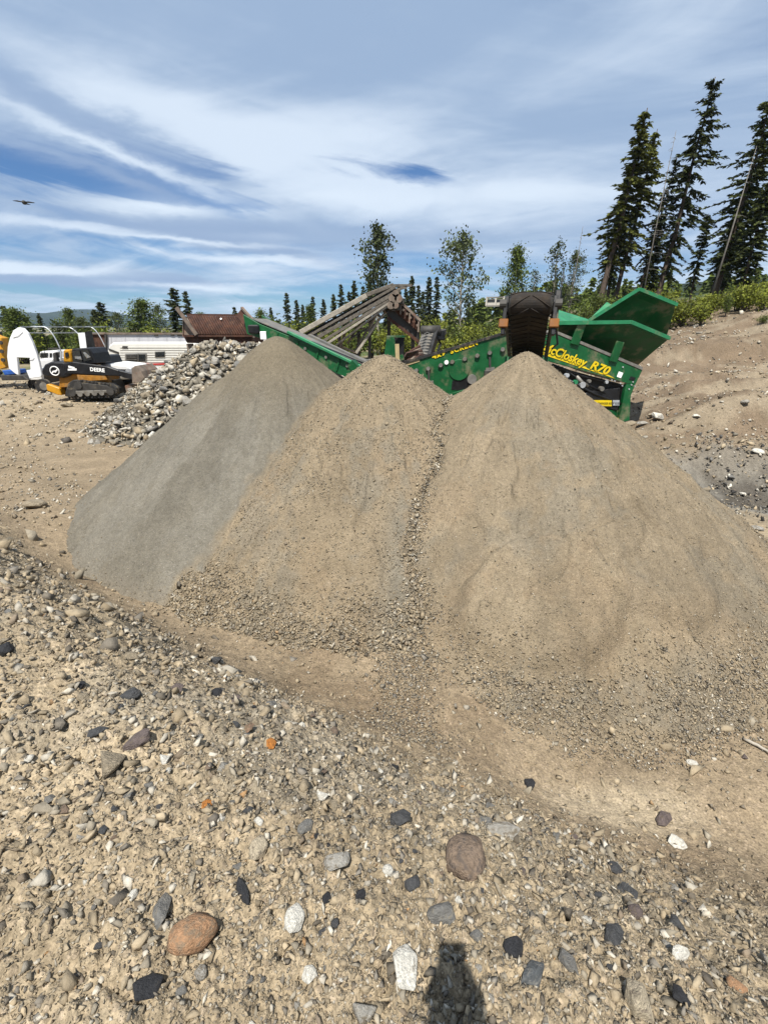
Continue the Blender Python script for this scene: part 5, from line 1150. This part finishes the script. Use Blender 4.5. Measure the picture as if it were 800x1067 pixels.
def snag(px, py, Y, label, lean=0, r0=.065, br=40, basepx=None, seed=3):
    top = W(px, py, Y); g = float(hbase(np.array([top.x]), np.array([Y]))[0]); h = top.z-g; root = empty('dead_tree', (top.x-lean, Y, g), label, 'tree'); rr_ = random.Random(seed); t = MB()
    o = Vector((0, 0, -.4)); e = Vector((lean, 0, h)); m_ = o.lerp(e, .5)+Vector((rr_.uniform(-.15, .15), 0, 0)); tr = t.tube([o, m_, e], [r0, r0*.65, .015], 6).build('trunk', DEADBARK, None, smooth=True); tr.parent = root
    bb = MB()
    for k in range(br):
        f = rr_.uniform(.3, .97); p_ = o.lerp(e, f); a = rr_.uniform(0, 6.28); l = rr_.uniform(.4, 1.4)*(1.1-f)*1.4; p2 = p_+Vector((math.cos(a)*l, math.sin(a)*l, -l*.25))
        bb.tube([p_, p_.lerp(p2, .5)+Vector((0, 0, .06)), p2], [.022, .015, .006], 4, False)
    if br: q_ = bb.build('twigs', DEADBARK, None); q_.parent = tr
snag(704, 136, YG-1, 'thin grey dead snag rising beside the ragged middling fir', .3)
snag(788, 152, YG-6, 'bare pale leaning pole of a dead tree in front of the right edge firs', .9, .085, 8, seed=5)
snag(607, 236, 52, 'wispy dead tree left of the tall pines above the hopper', .2, .06, 30, seed=8)
ASP = [broadleaf(10, .30, .15, 11, LEAFD, 2600, .125, limbs=24, up=1.3, clump=.27), broadleaf(10, .22, .25, 12, LEAFD, 2600, .125, limbs=26, up=.9, clump=.28), broadleaf(10, .14, .17, 13, LEAFM, 4200, .125, limbs=26, up=1.1, clump=.34), broadleaf(10, .35, .13, 14, LEAFD, 800, .125, limbs=16, up=1.2, clump=.26)]
place(ASP[0], 10, 393, 232, 60, 'slim grey green aspen with bright leaves rising above the timber conveyor', 'tree', wide=1.0)
place(ASP[1], 10, 484, 243, 55, 'open crowned cottonwood standing alone between the conveyor and the black belt head', 'tree', wide=1.0)
place(ASP[2], 10, 540, 256, 62, 'dense narrow green tree right above the black belt head', 'tree', wide=.95)
place(ASP[3], 10, 558, 280, 66, 'faint little tree just right of the dense narrow one', 'tree', wide=1.0)
place(ASP[3], 10, 583, 249, 58, 'slender sparse aspen left of the wispy dead tree', 'tree', wide=1.1)
place(ASP[1], 10, 600, 262, 60, 'dark twiggy open tree beside the wispy dead tree', 'tree', wide=.8)
place(ASP[3], 10, 633, 268, 55, 'small thin leafy tree under the left end pines', 'tree', wide=1.2)
ORD = 'first second third fourth fifth sixth seventh eighth ninth tenth eleventh twelfth thirteenth fourteenth fifteenth sixteenth seventeenth eighteenth nineteenth twentieth'.split()
row = [(298, 304), (315, 317), (325, 308), (337, 311), (347, 306), (356, 295), (369, 292), (379, 297), (386, 288), (403, 296), (415, 295), (429, 287), (437, 296), (447, 288), (456, 287), (282, 320), (308, 312), (364, 303), (423, 300), (441, 303)]
for i, (a, c) in enumerate(sorted(row)): place(SPR[i % 3], 16, a, c, 78+3*(i % 4), ORD[i]+' dark spruce from the left in the row behind the timber conveyor', 'tree', 'spruces in the row behind the timber conveyor', wide=.82)
place(ASP[2], 10, 322, 318, 70, 'light green bushy tree in front of the spruce row, left of the timber conveyor', 'tree', wide=1.1)
left = [(SPR[2], 16, 105, 314, 62, 'pointed dark spruce above the loader cab', 1.5), (SPR[0], 16, 98, 322, 66, 'lower spruce touching the one above the loader cab on its left', 1.5), (ASP[2], 10, 145, 312, 60, 'bushy green tree behind the travel trailer front', 1.9),
        (SPR[2], 16, 181, 299, 58, 'taller open spruce left of the rusty hopper', 1.35), (SPR[1], 16, 193, 302, 60, 'thin spruce touching the left side of the rusty hopper', .9), (ASP[1], 10, 163, 318, 63, 'grey green tree between the bushy tree and the hopper spruces', .9),
        (ASP[2], 10, 70, 321, 64, 'pale green tree behind the bare hoops', 1.2), (SPR[0], 16, 40, 326, 60, 'small spruce just right of the white arched wall', .9), (ASP[2], 10, 14, 321, 55, 'dark bushy tree behind the white arched wall', 2.0),
        (SPR[2], 16, 2, 318, 57, 'dark spruce at the left edge of the picture', 1.2), (ASP[1], 10, 122, 326, 66, 'low tree between the cab spruce and the bushy tree', 1.2), (SPR[0], 16, 27, 330, 66, 'low dark spruce rising behind the white wall top', 1.2),
        (SPR[1], 16, 245, 319, 70, 'small tree tip showing over the rusty hopper', 1.0), (ASP[2], 10, 272, 323, 68, 'bushy tree right of the rusty hopper', 1.3), (ASP[0], 10, 84, 330, 56, 'light green sapling behind the second hoop', 1.6), (ASP[2], 10, 210, 326, 75, 'low green tree behind the rusty hopper', 1.6)]
for p_, ph, a, c, Y, lb, w_ in left: place(p_, ph, a, c, Y, lb, 'tree', wide=w_)
SHR = [shrub(1.8, 1.4, 21, LEAFM), shrub(1.8, 1.2, 22, LEAF), shrub(1.8, 1.5, 23, LEAF, 1200), shrub(2.6, 1.0, 24, LEAFM, 1000)]
rr = random.Random(17)
def shrubs(n, x0, x1, ytop, Y0, Y1, label, group, prots):
    kinds = ['rounded mid green', 'bright yellow green', 'broad bright green', 'narrow upright green']
    for k in range(n):
        a = x0+(x1-x0)*(k+.5)/n+rr.uniform(-6, 6); q_ = rr.randrange(len(prots)); third = ('left part', 'middle', 'right part')[min(2, k*3//n)]; place(prots[q_], (1.8, 1.8, 1.8, 2.6)[q_], a, ytop(a)+rr.uniform(-8, 7), rr.uniform(Y0, Y1), kinds[q_]+' shrub '+label+', '+third, 'shrub', kinds[q_]+' '+group+', '+third, wide=rr.uniform(.8, 1.3))
lin = lambda x0, y0, x1, y1: (lambda a: y0+(y1-y0)*(a-x0)/(x1-x0))
shrubs(22, 440, 620, lin(440, 338, 620, 334), 50, 60, 'beyond the green screen box', 'shrubs beyond the green screen box', SHR)
shrubs(12, 455, 590, lin(455, 342, 590, 340), 44, 50, 'in front beyond the screen box', 'shrubs at the front of the thicket', SHR)
shrubs(14, 300, 440, lin(300, 342, 440, 335), 52, 62, 'under the timber conveyor', 'shrubs under the timber conveyor', SHR)
shrubs(24, 690, 815, lin(690, 318, 815, 292), 34, 41, 'on top of the right bank', 'shrubs on top of the right bank', SHR)
shrubs(12, 0, 200, lin(0, 338, 200, 335), 54, 62, 'along the far left yard edge', 'shrubs along the far left yard edge', SHR)
shrubs(10, 205, 300, lin(205, 340, 300, 335), 60, 70, 'behind the rusty hopper', 'shrubs behind the rusty hopper', SHR)
shrubs(9, 600, 700, lin(600, 312, 700, 306), 40, 46, 'behind the raised hopper wing', 'shrubs behind the hopper wing', SHR)
place(SHR[0], 1.8, 795, 334, 30, 'low green shrub on the face of the right bank', 'shrub', wide=1.6)
place(SHR[2], 1.8, 812, 334, 30.4, 'low green shrub cut by the right edge on the face of the right bank', 'shrub', wide=1.6)
# far woods, one mass
def far_woods():
    rgx = np.random.default_rng(55); C = []; D = []
    for k in range(560):
        Y = rgx.uniform(85, 170); px = rgx.uniform(-150, 950); x = (px-400)/F*Y*.98; g = float(hbase(np.array([x]), np.array([Y]))[0]); h = rgx.uniform(3.2, 5.4)*(.6 if px < 250 else 1.0); con = rgx.random() < .6
        ns = 46; t_ = rgx.random(ns)**1.3; a = rgx.random(ns)*6.28; w_ = (.16*h*(1-t_)+.1) if con else .22*h*np.sin(np.pi*np.clip(.15+.8*t_, 0, 1))
        rad = w_*np.sqrt(rgx.random(ns)); C.append(np.stack([x+rad*np.cos(a), Y+rad*np.sin(a), g+h*(.05+.95*t_)], 1)); d_ = np.stack([np.cos(a), np.sin(a), np.where(con, -.3, .3)*np.ones(ns)], 1)*(.55+.4*rgx.random((ns, 1))); D.append(d_)
    C = np.concatenate(C); D = np.concatenate(D); Wv = cross_r(D, rgx)*.42
    return tag(quads('far_woods', C, D, Wv, LEAFM, None), kind='stuff')
far_woods()
def hill(name, pts, Y0, Y1, m):
    """ridge through skyline points, sloping down towards the viewer"""
    P = [W(a, c, Y1) for a, c in pts]; X = np.array([p.x for p in P]); Zt = np.array([p.z for p in P]); nx, ny = 220, 30
    xs = np.linspace(X[0], X[-1], nx); V = []
    for j in range(ny):
        t_ = j/(ny-1); y = Y0+(Y1-Y0)*t_
        V.append(np.stack([xs*(.75+.25*t_), np.full(nx, y), -25+(np.interp(xs, X, Zt)+25)*ss(0, 1, t_)*(1+.10*fbm(xs/Y1*14, np.full(nx, t_*3), 4)*(1-t_*.7))+Y1*.0012*fbm(xs/Y1*60, np.full(nx, t_*8), 3)], 1))
    V.append(V[-1]+np.array([0, Y1*.3, -Y1*.06])); V = np.concatenate(V); i = np.arange(ny)[:, None]; j = np.arange(nx-1)[None]
    Q = np.stack([i*nx+j, i*nx+j+1, (i+1)*nx+j+1, (i+1)*nx+j], -1).reshape(-1, 4); return tag(npmesh(name, V, Q, m, None, None, True), kind='structure')
HILLM = mat('forested_hill', (.022, .030, .018), .95, var=.55, scale=.03, spec=.05, bump=.6, bscale=.05)
hill('far_hills', [(-500, 328), (-200, 328), (0, 330), (30, 326), (60, 327), (85, 326), (95, 322), (110, 323), (130, 328), (170, 333), (300, 336), (420, 336), (700, 338), (1000, 338), (1300, 336)], 1000, 2600, HILLM)
hill('near_hill', [(430, 338), (500, 332), (560, 322), (590, 312), (612, 304), (650, 300), (700, 296), (800, 290), (1000, 280), (1300, 290)], 200, 460, HILLM)

# ------------------------------------------------------------------ bird
bp_ = W(25.5, 211, 42); bd = empty('bird', bp_, 'dark soaring bird high in the sky at the left', 'bird')
def BP(x, y, z): return bp_+Vector((x*.74, y*.6, z*.6))
MB().tube([BP(-.02, -.35, .02), BP(-.01, -.22, .03), BP(0, 0, .0), BP(.02, .25, -.02), BP(.02, .5, -.03)], [.03, .10, .15, .11, .03], 8).build('body', DSTEEL, bd, smooth=True)
for sg in (-1, 1):
    sl_ = -.11*sg
    P0 = [BP(.06*sg, -.14, .03+sl_*.05), BP(.55*sg, -.20, .10+sl_*.5), BP(1.08*sg, -.05, .06+sl_), BP(1.0*sg, .10, .05+sl_), BP(.5*sg, .16, .08+sl_*.5), BP(.06*sg, .18, .0)]
    MB().prism(P0, (0, 0, .025)).build('wing', DSTEEL, bd)
MB().prism([BP(-.02, .40, -.03), BP(.06, .40, -.03), BP(.20, .78, -.10), BP(-.14, .78, -.08)], (0, 0, .02)).build('tail', DSTEEL, bd)

# ------------------------------------------------------------------ the photographer (only the shadow is in the picture)
gz = float(hfull(np.array([0.0]), np.array([-.40]))[0]); SKIN = mat('skin', (.45, .27, .19), .55, var=.08); CLOTH = mat('work_shirt', (.05, .07, .10), .85, var=.15); JEANS = mat('jeans', (.04, .055, .09), .85, var=.2); HAIR = mat('hair', (.03, .02, .015), .6)
pe = empty('person', (0, -.42, gz), 'person standing on the rubble, holding a phone up with both hands', 'person')
def skin(name, nodes, edges, m, parent, root=0, sub=2):
    me = bpy.data.meshes.new(name); me.from_pydata([Vector(n_[0])-pe.location for n_ in nodes], edges, []); o = bpy.data.objects.new(name, me); link(o, parent); me.materials.append(m)
    o.modifiers.new('skin', 'SKIN'); me.skin_vertices.new() if not me.skin_vertices else None
    for i, n_ in enumerate(nodes):
        r_ = n_[1]; me.skin_vertices[0].data[i].radius = (r_, r_) if not isinstance(r_, tuple) else r_; me.skin_vertices[0].data[i].use_root = (i == root)
    s_ = o.modifiers.new('smooth', 'SUBSURF'); s_.levels = s_.render_levels = sub
    for q in me.polygons: q.use_smooth = True
    return o
CF = Vector((0, math.cos(TILT), -math.sin(TILT))); CU = Vector((0, math.sin(TILT), math.cos(TILT))); CR = Vector((1, 0, 0)); CO = Vector((0, 0, H))
def K(r_, u_, f_): return CO+CR*r_+CU*u_+CF*f_
gs = gz
sh_l, sh_r = Vector((-.19, -.44, gs+1.44)), Vector((.19, -.44, gs+1.44))
wl, wr = K(-.022, -.140, -.060), K(.034, -.140, -.060)
body = [((0, -.45, gs+.95), (.17, .12)), ((0, -.45, gs+1.10), (.15, .11)), ((0, -.45, gs+1.28), (.17, .115)), ((0, -.45, gs+1.43), (.15, .10)), ((0, -.44, gs+1.51), .06), ((0, -.425, gs+1.58), .07),
        (sh_l, .065), ((.035, -.34, gs+1.20), .085), (wl, .05), (sh_r, .065), ((.080, -.32, gs+1.21), .085), (wr, .05),
        ((-.10, -.45, gs+.88), .10), ((-.12, -.43, gs+.48), .062), ((-.13, -.46, gs+.09), .042), ((-.14, -.34, gs+.04), .040),
        ((.10, -.45, gs+.88), .10), ((.12, -.43, gs+.48), .062), ((.13, -.46, gs+.09), .042), ((.14, -.34, gs+.04), .040)]
bo = skin('body', body, [(0, 1), (1, 2), (2, 3), (3, 4), (4, 5), (3, 6), (6, 7), (7, 8), (3, 9), (9, 10), (10, 11), (0, 12), (12, 13), (13, 14), (14, 15), (0, 16), (16, 17), (17, 18), (18, 19)], CLOTH, pe)
for w_, e_, sh_ in ((wl, Vector((.030, -.34, gs+1.20)), sh_l), (wr, Vector((.085, -.32, gs+1.21)), sh_r)):
    q_ = MB().tube([p_-pe.location for p_ in (w_+(w_-e_).normalized()*.02, w_, w_.lerp(e_, .5), e_, e_.lerp(sh_, .15), e_.lerp(sh_, .6), sh_)], [.040, .046, .058, .064, .066, .070, .078], 14).build('sleeve', CLOTH, None, smooth=True); q_.parent = bo
hc = Vector((0, -.40, gs+1.63))
head = skin('head', [(hc+Vector((0, 0, -.10)), .062), (hc+Vector((0, .015, -.04)), (.074, .085)), (hc+Vector((0, 0, .04)), (.078, .095)), (hc+Vector((0, -.01, .10)), (.055, .07))], [(0, 1), (1, 2), (2, 3)], SKIN, pe)
skin('nose', [(hc+Vector((0, .085, .0)), .008), (hc+Vector((0, .105, -.03)), .013)], [(0, 1)], SKIN, head, sub=1)
for sg in (-1, 1):
    q_ = MB().disc(hc+Vector((.031*sg, .088, .0))-pe.location, (0, 1, 0), .011, .006, 10).build('eye', BLACK, None); q_.parent = head
    skin('ear', [(hc+Vector((.078*sg, 0, .0)), .012), (hc+Vector((.084*sg, -.01, -.035)), .010)], [(0, 1)], SKIN, head, sub=1)
q_ = MB().bar(hc+Vector((-.022, .088, -.062))-pe.location, hc+Vector((.022, .088, -.062))-pe.location, .006).build('mouth', RED, None); q_.parent = head
skin('hair', [(hc+Vector((0, -.03, .0)), (.080, .085)), (hc+Vector((0, -.02, .08)), (.078, .09)), (hc+Vector((0, -.015, .125)), (.05, .06))], [(0, 1), (1, 2)], HAIR, head)
for sg, wv in ((-1, wl), (1, wr)):
    pm = K(.058*sg, -.115, -.045); nodes = [(wv, .028), (pm, (.022, .034)), (K(.050*sg, -.075, -.043), (.020, .036))]; ed = [(0, 1), (1, 2)]
    for k in range(4):
        u_ = -.065-.021*k; b0 = len(nodes); nodes += [(K(.047*sg, u_-.004, -.038), .010), (K(.048*sg, u_, -.020), .0085), (K(.043*sg, u_+.001, -.0085), .0075), (K((.034-.002*k)*sg, u_+.002, -.0085), .0065)]
        ed += [(2, b0), (b0, b0+1), (b0+1, b0+2), (b0+2, b0+3)]
    b0 = len(nodes); nodes += [(K(.044*sg, -.105, -.043), .011), (K(.030*sg, -.088, -.038), .009), (K(.018*sg, -.075, -.034), .008)]; ed += [(1, b0), (b0, b0+1), (b0+1, b0+2)]
    skin('hand', nodes, ed, SKIN, pe, sub=1)
skin('shoe', [((-.13, -.48, gs+.045), .05), ((-.14, -.30, gs+.035), .045)], [(0, 1)], BLACK, pe, sub=1); skin('shoe', [((.13, -.48, gs+.045), .05), ((.14, -.30, gs+.035), .045)], [(0, 1)], BLACK, pe, sub=1)
ph = empty('phone', K(0, -.06, -.02), 'phone held upright in both hands', 'phone')
MB().box(K(-.002, -.062, -.022), (.076, .155, .009), Matrix((CR, CU, -CF)).transposed()).build('phone_body', BLACK, ph, .002)

# ------------------------------------------------------------------ the air between here and the far hills
hz = bpy.data.materials.new('haze'); hz.use_nodes = True; t = hz.node_tree; t.nodes.clear(); k = NB(t)
out = k.n('ShaderNodeOutputMaterial'); pv = k.n('ShaderNodeVolumePrincipled'); pv.inputs['Color'].default_value = (.55, .76, 1.0, 1); pv.inputs['Density'].default_value = .00010; pv.inputs['Anisotropy'].default_value = .1
k.link(pv.outputs[0], out.inputs['Volume'])
zs = [min((o.matrix_world @ v_.co).z for v_ in o.data.vertices) for o in (bpy.data.objects['ground'], bpy.data.objects['far_hills'], bpy.data.objects['near_hill'])]
zt = max((o.matrix_world @ v_.co).z for o in (bpy.data.objects['far_hills'], bpy.data.objects['near_hill'], bpy.data.objects['ground']) for v_ in o.data.vertices)
z0, z1 = min(zs)-1.5, max(zt, 45)+5
tag(MB().box((0, 0, (z0+z1)/2), (18600, 18600, z1-z0)).build('haze', hz), kind='stuff')
# ------------------------------------------------------------------ tell the members of small groups apart by their place from the left
ORDL = ['leftmost', 'second leftmost', 'third leftmost', 'fourth leftmost', 'fifth leftmost', 'sixth leftmost', 'seventh leftmost', 'eighth leftmost', 'ninth leftmost', 'tenth leftmost', 'eleventh leftmost', 'twelfth leftmost']
groups = {}
for o in bpy.data.objects:
    if o.parent is None and o.get('group') and o.get('category') in ('shrub', 'stone', 'rock'): groups.setdefault(o['label'], []).append(o)
for lb, L_ in groups.items():
    if 2 <= len(L_) <= 12:
        for o, w_ in zip(sorted(L_, key=lambda q: q.location.x/max(.2, q.location.y*math.cos(TILT)+(H-q.location.z)*math.sin(TILT))), ORDL): o['label'] = lb+', '+w_
